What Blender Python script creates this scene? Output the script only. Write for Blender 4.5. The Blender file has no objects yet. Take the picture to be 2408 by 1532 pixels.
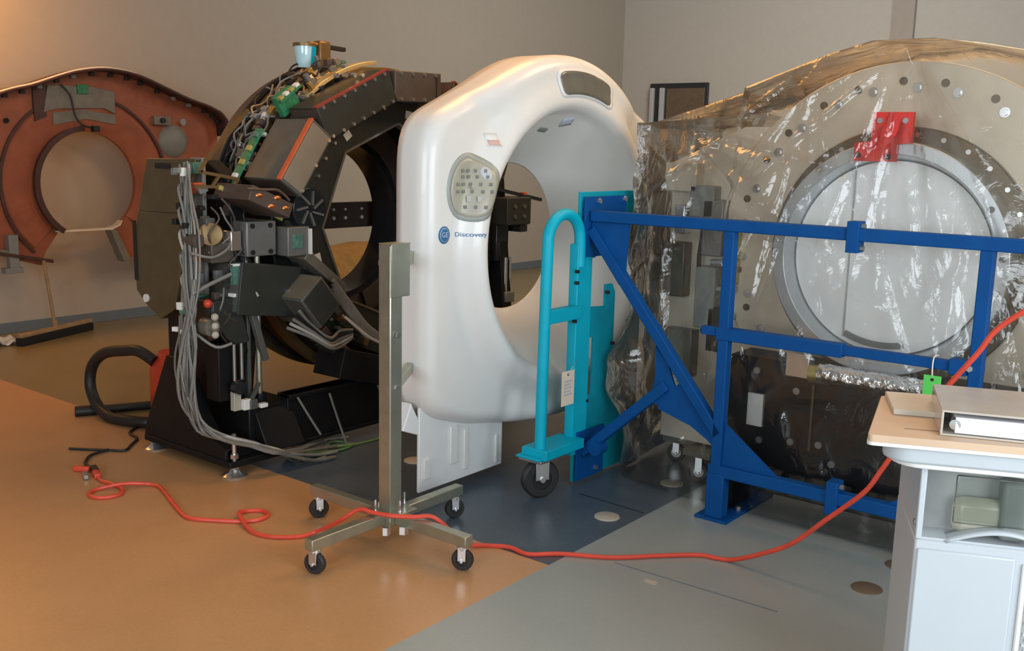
import bpy, bmesh, math, random
from mathutils import Vector, Matrix, noise
from mathutils.geometry import tessellate_polygon
from math import pi, sin, cos, radians, sqrt, atan2, hypot

S = bpy.context.scene
COL = S.collection

# ------------------------------------------------------------------ camera
# world axes follow the room: X runs towards the window side, Y runs deeper into the room
cam_d = bpy.data.cameras.new('camera')
cam = bpy.data.objects.new('camera', cam_d)
COL.objects.link(cam)
cam_d.sensor_fit = 'HORIZONTAL'
cam_d.sensor_width = 36.0
cam_d.lens = 36.0 * 2350.0 / 2408.0
cam_d.clip_start = 0.05
PITCH, ROLL, HEAD = radians(10.0), radians(1.35), radians(51.7)
cam.rotation_mode = 'QUATERNION'
_m = Matrix.Rotation(pi / 2 - HEAD, 4, 'Z') @ Matrix.Rotation(pi / 2 - PITCH, 4, 'X') @ Matrix.Rotation(ROLL, 4, 'Z')
cam.rotation_quaternion = _m.to_quaternion()
cam.location = (2.022, -2.811, 1.5)
S.camera = cam

# ------------------------------------------------------------------ world, lamps, exposure
W = bpy.data.worlds.new('world')
S.world = W
W.use_nodes = True
W.node_tree.nodes['Background'].inputs[0].default_value = (0.80, 0.88, 1.0, 1)
W.node_tree.nodes['Background'].inputs[1].default_value = 0.25
S.view_settings.view_transform = 'Standard'
S.view_settings.look = 'None'
S.view_settings.exposure = 0.0
S.view_settings.gamma = 1.0
S.view_settings.use_curve_mapping = False


def area(name, loc, aim, sx, sy, power, color):
    d = bpy.data.lights.new(name, 'AREA')
    d.shape = 'RECTANGLE'
    d.size, d.size_y = sx, sy
    d.energy = power
    d.color = color
    o = bpy.data.objects.new(name, d)
    COL.objects.link(o)
    o.location = loc
    o.rotation_euler = (Vector(aim) - Vector(loc)).to_track_quat('-Z', 'Y').to_euler()
    return o


WARM = (1.0, 0.66, 0.34)
COOL = (0.84, 0.93, 1.0)
area('daylight_window', (4.3, -1.6, 1.75), (-1.0, 0.8, 1.0), 3.2, 2.0, 165, COOL)
area('daylight_behind', (1.3, -5.8, 1.9), (0.6, 1.0, 0.8), 3.0, 1.8, 135, COOL)
area('ceiling_lamp_scanner', (-1.3, 1.3, 3.7), (-1.3, 1.3, 0), 1.2, 1.2, 45, (1.0, 0.46, 0.11))
area('ceiling_lamp_tracker', (1.0, 2.6, 3.7), (1.0, 2.4, 0), 1.2, 1.2, 60, (1.0, 0.66, 0.34))
area('ceiling_lamp_left', (-5.3, 0.0, 3.1), (-5.62, 0.4, 2.0), 0.3, 0.3, 44, (1.0, 0.40, 0.06))
area('corner_fill', (-1.2, 5.2, 3.9), (-5.6, 9.3, 2.0), 2.0, 2.0, 175, (1.0, 0.93, 0.84))  # unseen fill light added to lift the dark back corner

# ------------------------------------------------------------------ materials
MATS = {}


def nt(name):
    m = bpy.data.materials.new(name)
    m.use_nodes = True
    return m, m.node_tree.nodes, m.node_tree.links, m.node_tree.nodes['Principled BSDF']


def mat(name, col, rough=0.5, metal=0.0, vary=0.06, scale=14.0, bump=0.0, bscale=60.0, spec=0.5, coat=0.0):
    """procedural paint / metal / plastic: base colour broken up by noise, optional bump"""
    if name in MATS:
        return MATS[name]
    m, N, L, b = nt(name)
    tc = N.new('ShaderNodeTexCoord')
    nz = N.new('ShaderNodeTexNoise')
    nz.inputs['Scale'].default_value = scale
    nz.inputs['Detail'].default_value = 4
    L.new(tc.outputs['Object'], nz.inputs['Vector'])
    r = N.new('ShaderNodeValToRGB')
    lo = [max(0, c * (1 - vary)) for c in col]
    hi = [min(1, c * (1 + vary)) for c in col]
    r.color_ramp.elements[0].position = 0.3
    r.color_ramp.elements[1].position = 0.7
    r.color_ramp.elements[0].color = (*lo, 1)
    r.color_ramp.elements[1].color = (*hi, 1)
    L.new(nz.outputs['Fac'], r.inputs['Fac'])
    L.new(r.outputs['Color'], b.inputs['Base Color'])
    b.inputs['Roughness'].default_value = rough
    b.inputs['Metallic'].default_value = metal
    b.inputs['Specular IOR Level'].default_value = spec
    b.inputs['Coat Weight'].default_value = coat
    if bump:
        n2 = N.new('ShaderNodeTexNoise')
        n2.inputs['Scale'].default_value = bscale
        n2.inputs['Detail'].default_value = 3
        L.new(tc.outputs['Object'], n2.inputs['Vector'])
        bp = N.new('ShaderNodeBump')
        bp.inputs['Strength'].default_value = bump
        bp.inputs['Distance'].default_value = 0.01
        L.new(n2.outputs['Fac'], bp.inputs['Height'])
        L.new(bp.outputs['Normal'], b.inputs['Normal'])
    MATS[name] = m
    return m


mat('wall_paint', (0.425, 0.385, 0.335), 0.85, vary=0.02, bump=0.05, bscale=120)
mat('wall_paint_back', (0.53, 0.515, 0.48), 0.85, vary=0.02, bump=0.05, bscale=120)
mat('ceiling_tile', (0.75, 0.74, 0.70), 0.9)
mat('base_vinyl', (0.14, 0.18, 0.22), 0.45, vary=0.05)
mat('white_shell', (0.80, 0.785, 0.755), 0.35, vary=0.01, coat=0.2)
mat('white_shell_flap', (0.80, 0.80, 0.785), 0.45, vary=0.02)
mat('smoke_window', (0.16, 0.15, 0.12), 0.12, vary=0.1)
mat('panel_bezel', (0.36, 0.38, 0.35), 0.4)
mat('panel_face', (0.42, 0.40, 0.32), 0.3, vary=0.05)
mat('panel_key', (0.22, 0.23, 0.22), 0.4)
mat('panel_key_light', (0.55, 0.56, 0.58), 0.4)
mat('logo_blue', (0.03, 0.16, 0.36), 0.4)
mat('logo_pale', (0.55, 0.60, 0.70), 0.4)
mat('label_pink', (0.72, 0.45, 0.40), 0.6)
mat('label_white', (0.80, 0.80, 0.76), 0.6)
mat('zinc_steel', (0.44, 0.45, 0.36), 0.33, 0.8, vary=0.1)
mat('bright_steel', (0.68, 0.69, 0.70), 0.22, 0.9)
mat('fibreglass', (0.32, 0.09, 0.042), 0.5, vary=0.16, scale=7, bump=0.25, bscale=40, coat=0.2)
mat('fibreglass_dark', (0.07, 0.03, 0.025), 0.5, vary=0.2)
mat('foam_grey', (0.20, 0.185, 0.15), 0.8, vary=0.15)
mat('black_steel', (0.008, 0.008, 0.009), 0.45, vary=0.2, spec=0.25)
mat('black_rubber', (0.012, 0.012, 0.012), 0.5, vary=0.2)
mat('black_gloss', (0.02, 0.022, 0.025), 0.18, vary=0.2)
mat('charcoal', (0.032, 0.035, 0.030), 0.45, 0.1, vary=0.12)
mat('dark_brown', (0.075, 0.052, 0.042), 0.5, vary=0.15)
mat('module_grey', (0.19, 0.175, 0.14), 0.4, 0.3, vary=0.08)
mat('module_slate', (0.12, 0.125, 0.115), 0.4, 0.3, vary=0.1)
mat('cover_bronze', (0.12, 0.095, 0.05), 0.42, 0.35, vary=0.1)
mat('orange_trim', (0.62, 0.12, 0.04), 0.5)
mat('red_trim', (0.25, 0.035, 0.025), 0.5)
mat('gold_zinc', (0.58, 0.40, 0.14), 0.28, 0.85, vary=0.12)
mat('yellow_bar', (0.50, 0.42, 0.14), 0.45, 0.3)
mat('copper', (0.75, 0.27, 0.10), 0.3, 0.9)
mat('bronze', (0.22, 0.14, 0.06), 0.4, 0.6)
mat('board_green', (0.03, 0.20, 0.09), 0.4, vary=0.35, scale=60)
mat('board_teal', (0.08, 0.20, 0.16), 0.4, vary=0.3, scale=60)
mat('grey_cast', (0.20, 0.20, 0.195), 0.45, 0.4, vary=0.06)
mat('cable_grey', (0.20, 0.19, 0.17), 0.5, vary=0.1)
mat('cable_white', (0.42, 0.39, 0.35), 0.5)
mat('wire_green', (0.10, 0.22, 0.06), 0.5)
mat('vac_red', (0.55, 0.05, 0.02), 0.3)
mat('cord_red', (0.72, 0.075, 0.04), 0.4, vary=0.1)
mat('wood_handle', (0.36, 0.24, 0.13), 0.6, vary=0.2)
mat('bristle', (0.015, 0.015, 0.017), 0.9, bump=1.0, bscale=300)
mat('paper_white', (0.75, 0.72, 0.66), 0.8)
mat('kraft', (0.30, 0.18, 0.055), 0.85, vary=0.15, bump=0.6, bscale=16)
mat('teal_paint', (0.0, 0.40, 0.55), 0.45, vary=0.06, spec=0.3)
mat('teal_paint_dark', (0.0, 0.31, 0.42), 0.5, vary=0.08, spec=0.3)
mat('blue_paint', (0.0, 0.066, 0.25), 0.6, vary=0.08, spec=0.2)
mat('tyre', (0.02, 0.02, 0.02), 0.55)
mat('hub_grey', (0.35, 0.35, 0.34), 0.35, 0.6)
mat('tag_cream', (0.80, 0.67, 0.52), 0.7)
mat('tag_print', (0.45, 0.48, 0.58), 0.7)
mat('tag_green', (0.10, 0.62, 0.10), 0.5)
mat('zinc_plate', (0.66, 0.58, 0.47), 0.42, 0.2, vary=0.14, scale=3)
mat('module_sand', (0.25, 0.21, 0.155), 0.45, 0.2, vary=0.06)
mat('module_brown', (0.105, 0.085, 0.072), 0.45, 0.2, vary=0.08)
mat('cup_glass', (0.55, 0.80, 0.88), 0.06, vary=0.02, coat=0.5)  # pale cyan colour stands in for the window reflected in the cup
mat('cup_stripe', (0.0, 0.35, 0.50), 0.1)
mat('gold_highlight', (0.85, 0.62, 0.28), 0.3, 0.6)  # warm highlight put into the metal colour
mat('ring_dark', (0.13, 0.105, 0.075), 0.35, 0.6, vary=0.15)
mat('ring_aluminium', (0.60, 0.63, 0.66), 0.3, 0.75, vary=0.06)
mat('bore_white', (0.95, 0.96, 0.96), 0.45, vary=0.015)
mat('red_plate', (0.62, 0.03, 0.02), 0.4, vary=0.1)
mat('foil', (0.75, 0.76, 0.78), 0.18, 1.0, bump=1.0, bscale=30)
mat('brass', (0.55, 0.45, 0.15), 0.35, 0.8)
mat('duct_grey', (0.22, 0.23, 0.22), 0.5)
mat('cart_white', (0.51, 0.54, 0.565), 0.4, vary=0.01)
mat('cart_edge', (0.76, 0.74, 0.70), 0.4, vary=0.02)
mat('cart_grey', (0.36, 0.36, 0.35), 0.5)
mat('wood_top', (0.66, 0.46, 0.31), 0.45, vary=0.07, scale=5)
mat('board_pale', (0.62, 0.55, 0.46), 0.7, vary=0.04)
mat('binder_cover', (0.52, 0.47, 0.40), 0.15, vary=0.05)
mat('binder_side', (0.80, 0.80, 0.86), 0.5)
mat('cap_tan', (0.44, 0.40, 0.33), 0.5)
mat('cap_brown', (0.13, 0.09, 0.06), 0.6)
mat('door_brown', (0.15, 0.11, 0.075), 0.5, vary=0.12)
mat('door_dark', (0.025, 0.03, 0.035), 0.35)
mat('column_paint', (0.40, 0.36, 0.33), 0.8, vary=0.03)
mat('hole_black', (0.01, 0.01, 0.01), 0.9)


def m_floor(name, c1, c2, rough, scale=3.0, fine=90.0):
    m, N, L, b = nt(name)
    tc = N.new('ShaderNodeTexCoord')
    a = N.new('ShaderNodeTexNoise'); a.inputs['Scale'].default_value = scale; a.inputs['Detail'].default_value = 6
    f = N.new('ShaderNodeTexNoise'); f.inputs['Scale'].default_value = fine; f.inputs['Detail'].default_value = 3
    L.new(tc.outputs['Object'], a.inputs['Vector']); L.new(tc.outputs['Object'], f.inputs['Vector'])
    mx = N.new('ShaderNodeMath'); mx.operation = 'MULTIPLY_ADD'
    mx.inputs[1].default_value = 0.45; L.new(f.outputs['Fac'], mx.inputs[0])
    sc = N.new('ShaderNodeMath'); sc.operation = 'MULTIPLY'; sc.inputs[1].default_value = 0.55
    L.new(a.outputs['Fac'], sc.inputs[0]); L.new(sc.outputs[0], mx.inputs[2])
    r = N.new('ShaderNodeValToRGB')
    r.color_ramp.elements[0].position = 0.32; r.color_ramp.elements[0].color = (*c1, 1)
    r.color_ramp.elements[1].position = 0.68; r.color_ramp.elements[1].color = (*c2, 1)
    L.new(mx.outputs[0], r.inputs['Fac']); L.new(r.outputs['Color'], b.inputs['Base Color'])
    b.inputs['Roughness'].default_value = rough
    MATS[name] = m


m_floor('lino_orange', (0.46, 0.25, 0.112), (0.53, 0.295, 0.138), 0.32)
m_floor('lino_olive', (0.205, 0.165, 0.08), (0.245, 0.195, 0.098), 0.3)
m_floor('lino_navy', (0.055, 0.078, 0.105), (0.095, 0.12, 0.15), 0.33, 5.0)
m_floor('lino_grey', (0.275, 0.31, 0.305), (0.315, 0.345, 0.335), 0.33)


def m_plastic():
    m, N, L, b = nt('clear_plastic')
    out = N['Material Output']
    N.remove(b)
    tc = N.new('ShaderNodeTexCoord')
    nz = N.new('ShaderNodeTexNoise'); nz.inputs['Scale'].default_value = 9; nz.inputs['Detail'].default_value = 5
    nz.inputs['Distortion'].default_value = 0.8
    L.new(tc.outputs['Object'], nz.inputs['Vector'])
    bp = N.new('ShaderNodeBump'); bp.inputs['Strength'].default_value = 0.35; bp.inputs['Distance'].default_value = 0.03
    L.new(nz.outputs['Fac'], bp.inputs['Height'])
    tr = N.new('ShaderNodeBsdfTransparent'); tr.inputs['Color'].default_value = (0.985, 0.985, 0.97, 1)
    gl = N.new('ShaderNodeBsdfGlossy'); gl.inputs['Roughness'].default_value = 0.12
    gl.inputs['Color'].default_value = (1, 1, 1, 1)
    L.new(bp.outputs['Normal'], gl.inputs['Normal'])
    df = N.new('ShaderNodeBsdfTranslucent'); df.inputs['Color'].default_value = (0.92, 0.88, 0.78, 1)
    lw = N.new('ShaderNodeFresnel'); lw.inputs['IOR'].default_value = 1.5
    L.new(bp.outputs['Normal'], lw.inputs['Normal'])
    fa = N.new('ShaderNodeMath'); fa.operation = 'MULTIPLY_ADD'; fa.inputs[1].default_value = 1.15; fa.inputs[2].default_value = 0.01
    L.new(lw.outputs[0], fa.inputs[0])
    m1 = N.new('ShaderNodeMixShader'); m1.inputs[0].default_value = 0.11
    L.new(tr.outputs[0], m1.inputs[1]); L.new(df.outputs[0], m1.inputs[2])
    m2 = N.new('ShaderNodeMixShader'); L.new(fa.outputs[0], m2.inputs[0])
    L.new(m1.outputs[0], m2.inputs[1]); L.new(gl.outputs[0], m2.inputs[2])
    L.new(m2.outputs[0], out.inputs['Surface'])
    MATS['clear_plastic'] = m


m_plastic()


def m_glass():
    m, N, L, b = nt('clear_acrylic')
    out = N['Material Output']
    N.remove(b)
    tr = N.new('ShaderNodeBsdfTransparent'); tr.inputs['Color'].default_value = (0.93, 0.95, 0.93, 1)
    gl = N.new('ShaderNodeBsdfGlossy'); gl.inputs['Roughness'].default_value = 0.04
    fr = N.new('ShaderNodeFresnel'); fr.inputs['IOR'].default_value = 1.5
    mx = N.new('ShaderNodeMixShader')
    L.new(fr.outputs[0], mx.inputs[0]); L.new(tr.outputs[0], mx.inputs[1]); L.new(gl.outputs[0], mx.inputs[2])
    L.new(mx.outputs[0], out.inputs['Surface'])
    MATS['clear_acrylic'] = m


m_glass()


# ------------------------------------------------------------------ mesh helpers
class MB:
    """collects shapes in room coordinates; build() links them as ONE mesh object"""

    def __init__(self):
        self.bm = bmesh.new()

    def box(self, c, s, rot=None):
        r = bmesh.ops.create_cube(self.bm, size=1.0)
        M = Matrix.Translation(Vector(c)) @ (rot.to_4x4() if rot else Matrix()) @ Matrix.Diagonal((*s, 1))
        bmesh.ops.transform(self.bm, matrix=M, verts=r['verts'])
        return self

    def lo(self, a, b):
        a, b = Vector(a), Vector(b)
        d = b - a
        return self.box((a + b) / 2, (abs(d.x), abs(d.y), abs(d.z)))

    def bar(self, p0, p1, w, h, up=(0, 0, 1)):
        p0, p1 = Vector(p0), Vector(p1)
        d = p1 - p0
        y = d.normalized()
        u = Vector(up)
        x = y.cross(u)
        if x.length < 1e-4:
            x = y.cross(Vector((1, 0, 0)))
        x.normalize()
        z = x.cross(y)
        R = Matrix((x, y, z)).transposed()
        return self.box((p0 + p1) / 2, (w, d.length, h), R)

    def cyl(self, p0, p1, r, n=20, r2=None, caps=True):
        p0, p1 = Vector(p0), Vector(p1)
        d = p1 - p0
        g = bmesh.ops.create_cone(self.bm, cap_ends=caps, segments=n, radius1=r, radius2=r if r2 is None else r2, depth=d.length)
        q = d.to_track_quat('Z', 'Y')
        M = Matrix.Translation((p0 + p1) / 2) @ q.to_matrix().to_4x4()
        bmesh.ops.transform(self.bm, matrix=M, verts=g['verts'])
        return self

    def ball(self, c, r, sc=(1, 1, 1), n=12):
        g = bmesh.ops.create_uvsphere(self.bm, u_segments=n * 2, v_segments=n, radius=r)
        bmesh.ops.transform(self.bm, matrix=Matrix.Translation(Vector(c)) @ Matrix.Diagonal((*sc, 1)), verts=g['verts'])
        return self

    def tube(self, pts, r, n=10, smooth=4, closed=False):
        P = [Vector(p) for p in pts]
        if smooth and len(P) > 2:
            P = catmull(P, smooth, closed)
        rings = []
        prev = None
        L = len(P)
        for i, p in enumerate(P):
            if closed:
                t = P[(i + 1) % L] - P[i - 1]
            else:
                t = P[min(i + 1, L - 1)] - P[max(i - 1, 0)]
            if t.length < 1e-9:
                t = Vector((0, 0, 1))
            t.normalize()
            if prev is None:
                a = Vector((0, 0, 1)) if abs(t.z) < 0.9 else Vector((1, 0, 0))
                x = t.cross(a).normalized()
            else:
                x = prev - t * prev.dot(t)
                if x.length < 1e-6:
                    x = t.orthogonal()
                x.normalize()
            prev = x
            y = t.cross(x)
            rings.append([self.bm.verts.new(p + (x * cos(2 * pi * k / n) + y * sin(2 * pi * k / n)) * r) for k in range(n)])
        for i in range(L if closed else L - 1):
            A, B = rings[i], rings[(i + 1) % L]
            for k in range(n):
                self.bm.faces.new((A[k], A[(k + 1) % n], B[(k + 1) % n], B[k]))
        if not closed:
            self.bm.faces.new(rings[0][::-1])
            self.bm.faces.new(rings[-1])
        return self

    def prism(self, poly, axis, a, b):
        """poly: 2D points in the plane across `axis` ('x': (y,z), 'y': (x,z), 'z': (x,y))"""
        def P(p, t):
            return {'x': (t, p[0], p[1]), 'y': (p[0], t, p[1]), 'z': (p[0], p[1], t)}[axis]
        A = [self.bm.verts.new(P(p, a)) for p in poly]
        B = [self.bm.verts.new(P(p, b)) for p in poly]
        n = len(poly)
        if n <= 4:
            self.bm.faces.new(A)
            self.bm.faces.new(B[::-1])
        else:
            for t in tessellate_polygon([[Vector((p[0], p[1], 0)) for p in poly]]):
                try:
                    self.bm.faces.new([A[k] for k in t])
                    self.bm.faces.new([B[k] for k in t][::-1])
                except ValueError:
                    pass
        for i in range(n):
            self.bm.faces.new((A[i], B[i], B[(i + 1) % n], A[(i + 1) % n]))
        return self

    def ring(self, axis, c, ri, ro, a, b, n=64, arc=None, ri2=None, ro2=None, sides=None):
        """annulus extruded along axis from a to b, c = centre in the cross plane; ri2/ro2 radii at end b"""
        ri2 = ri if ri2 is None else ri2
        ro2 = ro if ro2 is None else ro2

        def P(u, v, t):
            return {'x': (t, u, v), 'y': (u, t, v), 'z': (u, v, t)}[axis]
        full = arc is None
        a0, a1 = (0, 2 * pi) if full else arc
        cnt = n if full else n + 1
        V = []
        for i in range(cnt):
            th = a0 + (a1 - a0) * i / n
            co, si = cos(th), sin(th)
            V.append([self.bm.verts.new(P(c[0] + r * co, c[1] + r * si, t)) for r, t in ((ri, a), (ro, a), (ro2, b), (ri2, b))])
        for i in range(n):
            A, B = V[i], V[(i + 1) % cnt]
            for k in range(4):
                self.bm.faces.new((A[k], A[(k + 1) % 4], B[(k + 1) % 4], B[k]))
        if not full:
            self.bm.faces.new(V[0][::-1])
            self.bm.faces.new(V[-1])
        return self

    def lathe(self, prof, p0, axis_dir, n=32):
        """prof: (r, t) pairs along axis_dir from p0"""
        d = Vector(axis_dir).normalized()
        x = d.orthogonal().normalized()
        y = d.cross(x)
        R = []
        for r, t in prof:
            R.append([self.bm.verts.new(Vector(p0) + d * t + (x * cos(2 * pi * k / n) + y * sin(2 * pi * k / n)) * max(r, 1e-5)) for k in range(n)])
        for A, B in zip(R, R[1:]):
            for k in range(n):
                self.bm.faces.new((A[k], A[(k + 1) % n], B[(k + 1) % n], B[k]))
        return self

    def grid(self, fn, nu, nv, closed_u=False):
        V = [[self.bm.verts.new(fn(i, j)) for j in range(nv)] for i in range(nu)]
        for i in range(nu if closed_u else nu - 1):
            for j in range(nv - 1):
                self.bm.faces.new((V[i][j], V[(i + 1) % nu][j], V[(i + 1) % nu][j + 1], V[i][j + 1]))
        return self

    def build(self, name, m, parent=None, smooth=True, bevel=0.0, solid=0.0, label=None, angle=35, off=-1, fix=True):
        bmesh.ops.remove_doubles(self.bm, verts=self.bm.verts, dist=1e-6)
        if fix:
            bmesh.ops.recalc_face_normals(self.bm, faces=self.bm.faces)
        me = bpy.data.meshes.new(name)
        if parent is not None:
            o_ = ROOTLOC[parent.name]
        else:
            xs = [v.co for v in self.bm.verts]
            mn = Vector([min(v[i] for v in xs) for i in range(3)])
            mxx = Vector([max(v[i] for v in xs) for i in range(3)])
            o_ = Vector(((mn.x + mxx.x) / 2, (mn.y + mxx.y) / 2, mn.z))
        bmesh.ops.translate(self.bm, verts=self.bm.verts, vec=-o_)
        self.bm.to_mesh(me)
        self.bm.free()
        ms = m if isinstance(m, (list, tuple)) else [m]
        for k in ms:
            me.materials.append(MATS[k])
        if smooth:
            for p in me.polygons:
                p.use_smooth = True
            me.set_sharp_from_angle(angle=radians(angle))
        o = bpy.data.objects.new(name, me)
        COL.objects.link(o)
        ROOTLOC[o.name] = o_
        if parent is not None:
            o.parent = parent
        else:
            o.location = o_
        if label:
            o['label'] = label
        if solid:
            md = o.modifiers.new('thickness', 'SOLIDIFY')
            md.thickness = solid
            md.offset = off
        if bevel:
            md = o.modifiers.new('bevel', 'BEVEL')
            md.width = bevel
            md.segments = 2
            md.limit_method = 'ANGLE'
            md.angle_limit = radians(40)
        return o


ROOTLOC = {}


def catmull(P, k, closed=False):
    out = []
    n = len(P)
    rng = n if closed else n - 1
    for i in range(rng):
        if closed:
            p0, p1, p2, p3 = P[i - 1], P[i], P[(i + 1) % n], P[(i + 2) % n]
        else:
            p0, p1, p2, p3 = P[max(i - 1, 0)], P[i], P[i + 1], P[min(i + 2, n - 1)]
        for j in range(k):
            t = j / k
            out.append(0.5 * ((2 * p1) + (p2 - p0) * t + (2 * p0 - 5 * p1 + 4 * p2 - p3) * t * t + (3 * p1 - p0 - 3 * p2 + p3) * t ** 3))
    if not closed:
        out.append(P[-1])
    return out


def thing(name, label, cat, loc, group=None):
    o = bpy.data.objects.new(name, None)
    o.empty_display_size = 0.1
    COL.objects.link(o)
    o.location = loc
    ROOTLOC[o.name] = Vector(loc)
    return tag(o, label, cat, group)


def tag(o, label, cat, group=None):
    o['label'] = label
    o['category'] = cat
    if group:
        o['group'] = group
    return o


def struct(o):
    o['kind'] = 'structure'
    return o


def text(body, name, m, parent, loc, size, rot, depth=0.001, lay=None):
    cu = bpy.data.curves.new(name, 'FONT')
    cu.body = body
    cu.size = size
    cu.extrude = depth
    cu.align_x = 'CENTER'
    cu.align_y = 'CENTER'
    t = bpy.data.objects.new(name, cu)
    COL.objects.link(t)
    dg = bpy.context.evaluated_depsgraph_get()
    dg.update()
    me = bpy.data.meshes.new_from_object(t.evaluated_get(dg))
    bpy.data.objects.remove(t)
    b = MB()
    b.bm.from_mesh(me)
    bmesh.ops.transform(b.bm, matrix=Matrix.Translation(Vector(loc)) @ rot.to_4x4(), verts=b.bm.verts)
    if lay:
        for v in b.bm.verts:
            v.co.x = lay(v.co.y, v.co.z) + (v.co.x - loc[0])
    return b.build(name, m, parent, smooth=False, fix=False)


FACE_X = Matrix(((0, 0, 1), (1, 0, 0), (0, 1, 0)))      # text facing +X: right = +Y, up = +Z

# ------------------------------------------------------------------ room shell
LX, BY, RX, FY, CZ = -5.76, 9.41, 4.9, -6.4, 4.0
x0n, navyL = -2.02, -2.02


def floor_piece(xa, xb, ya, yb, m, name='floor'):
    b = MB()
    b.lo((xa, ya, -0.06), (xb, yb, 0.0))
    return struct(b.build(name, m, smooth=False))


floor_piece(0.0, RX, FY, BY, 'lino_grey')
floor_piece(LX, 0.0, FY, 0.0, 'lino_orange')
floor_piece(navyL, 0.0, 0.0, BY, 'lino_navy')
floor_piece(LX, navyL, 0.0, BY, 'lino_olive')
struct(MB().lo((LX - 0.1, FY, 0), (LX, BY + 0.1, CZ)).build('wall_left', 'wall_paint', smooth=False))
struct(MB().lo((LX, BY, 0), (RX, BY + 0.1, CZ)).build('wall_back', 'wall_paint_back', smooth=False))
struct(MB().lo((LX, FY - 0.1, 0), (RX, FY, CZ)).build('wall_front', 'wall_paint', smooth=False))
struct(MB().lo((RX, FY, 0), (RX + 0.1, BY, CZ)).build('wall_right', 'wall_paint', smooth=False))
struct(MB().lo((LX, FY, CZ), (RX, BY, CZ + 0.08)).build('ceiling', 'ceiling_tile', smooth=False))
struct(MB().lo((LX, FY, 0), (LX + 0.012, BY, 0.088)).build('baseboard_left', 'base_vinyl', smooth=False, bevel=0.003))
struct(MB().lo((LX + 0.012, BY - 0.012, 0), (RX, BY, 0.088)).build('baseboard_back', 'base_vinyl', smooth=False, bevel=0.003))
# shallow column on the back wall
struct(MB().lo((-2.06, BY - 0.07, 0), (-1.81, BY, CZ)).build('trim_1', 'column_paint', smooth=False))
# doorway far behind: dark head, two polished jamb bars, brown leaf
d = MB().lo((-5.27, BY - 0.05, 0), (-4.40, BY, 2.43)).build('door_1', 'door_dark', smooth=False, bevel=0.004)
struct(d)
MB().lo((-5.0, BY - 0.075, 0.02), (-4.43, BY - 0.045, 2.36)).build('door_leaf', 'door_brown', d, bevel=0.004)
MB().lo((-5.25, BY - 0.10, 0.02), (-5.19, BY - 0.05, 2.37)).build('jamb_bar', 'cart_white', d, bevel=0.008)
MB().lo((-5.10, BY - 0.10, 0.02), (-5.03, BY - 0.05, 2.37)).build('jamb_bar', 'cart_white', d, bevel=0.008)

# floor seam on the navy, thin dark line across the grey
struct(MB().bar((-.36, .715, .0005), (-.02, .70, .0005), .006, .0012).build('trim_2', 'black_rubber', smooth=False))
struct(MB().bar((.17, .18, .0005), (.80, .20, .0005), .006, .0012).build('trim_3', 'base_vinyl', smooth=False))
# anchor covers set into the floor
caps = [(-0.111, 0.559, 'cap_tan', 'pale round floor cap on navy floor left of the blue frame foot'),
        (-1.226, 0.565, 'cap_tan', 'pale round floor cap on navy floor behind the white cover flap'),
        (-0.12, 1.118, 'cap_tan', 'pale round floor cap on navy floor below the wrapped scanner edge'),
        (0.964, 0.586, 'cap_brown', 'dark brown round floor cap on grey floor left of the white cart'),
        (0.99, 0.87, 'cap_brown', 'dark brown round floor cap partly hidden by the white cart edge')]
for x, y, m, lb in caps:
    o = MB().lathe([(0.0, 0.006), (0.046, 0.006), (0.052, 0.0035), (0.054, 0.0)], (x, y, 0), (0, 0, 1), 32).build('floor_cap', m)
    tag(o, lb, 'floor cap', 'floor anchor caps')
tag(MB().lo((0.335, 0.11, 0.0), (0.385, 0.135, 0.002)).build('tape_scrap', 'cap_tan', smooth=False),
    'small tan scrap of tape lying on the grey floor below the red cord', 'tape')

# ================================================================== white front cover
YC, ZC, RB, HW = 1.02, 1.08, 0.355, 0.91
OUT = [(0, .24), (.35, .255), (.65, .30), (.88, .365), (.965, .40), (.99, .46), (1.0, .55), (1.0, 1.0), (1.0, 1.42), (.995, 1.52), (.97, 1.595),
       (.92, 1.635), (.8, 1.68), (.62, 1.755), (.45, 1.835), (.30, 1.89), (.15, 1.92), (0, 1.93)]
_half = [(a * HW, b) for a, b in OUT]
_poly = [(YC + a, b) for a, b in _half] + [(YC - a, b) for a, b in _half[::-1][1:-1]]


def rout(th):
    dx, dz = cos(th), sin(th)
    best = 9
    n = len(_poly)
    for i in range(n):
        ax, az = _poly[i][0] - YC, _poly[i][1] - ZC
        bx, bz = _poly[(i + 1) % n][0] - YC, _poly[(i + 1) % n][1] - ZC
        ex, ez = bx - ax, bz - az
        det = dx * (-ez) + ex * dz
        if abs(det) < 1e-9:
            continue
        t = (ax * (-ez) + ex * az) / det
        s = (dx * az - dz * ax) / det
        if t > 0 and -1e-6 <= s <= 1 + 1e-6:
            best = min(best, t)
    return best


NTH = 160
_ro = [rout(2 * pi * i / NTH) for i in range(NTH)]
for _ in range(3):
    _ro = [(_ro[i - 1] + 2 * _ro[i] + _ro[(i + 1) % NTH]) / 4 for i in range(NTH)]


def ro_at(th):
    f = (th % (2 * pi)) / (2 * pi) * NTH
    i = int(f)
    t = f - i
    return _ro[i % NTH] * (1 - t) + _ro[(i + 1) % NTH] * t


X_BACK, X_FACE, X_CREST, R_CREST = -0.90, -0.722, -0.640, 0.655


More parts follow.
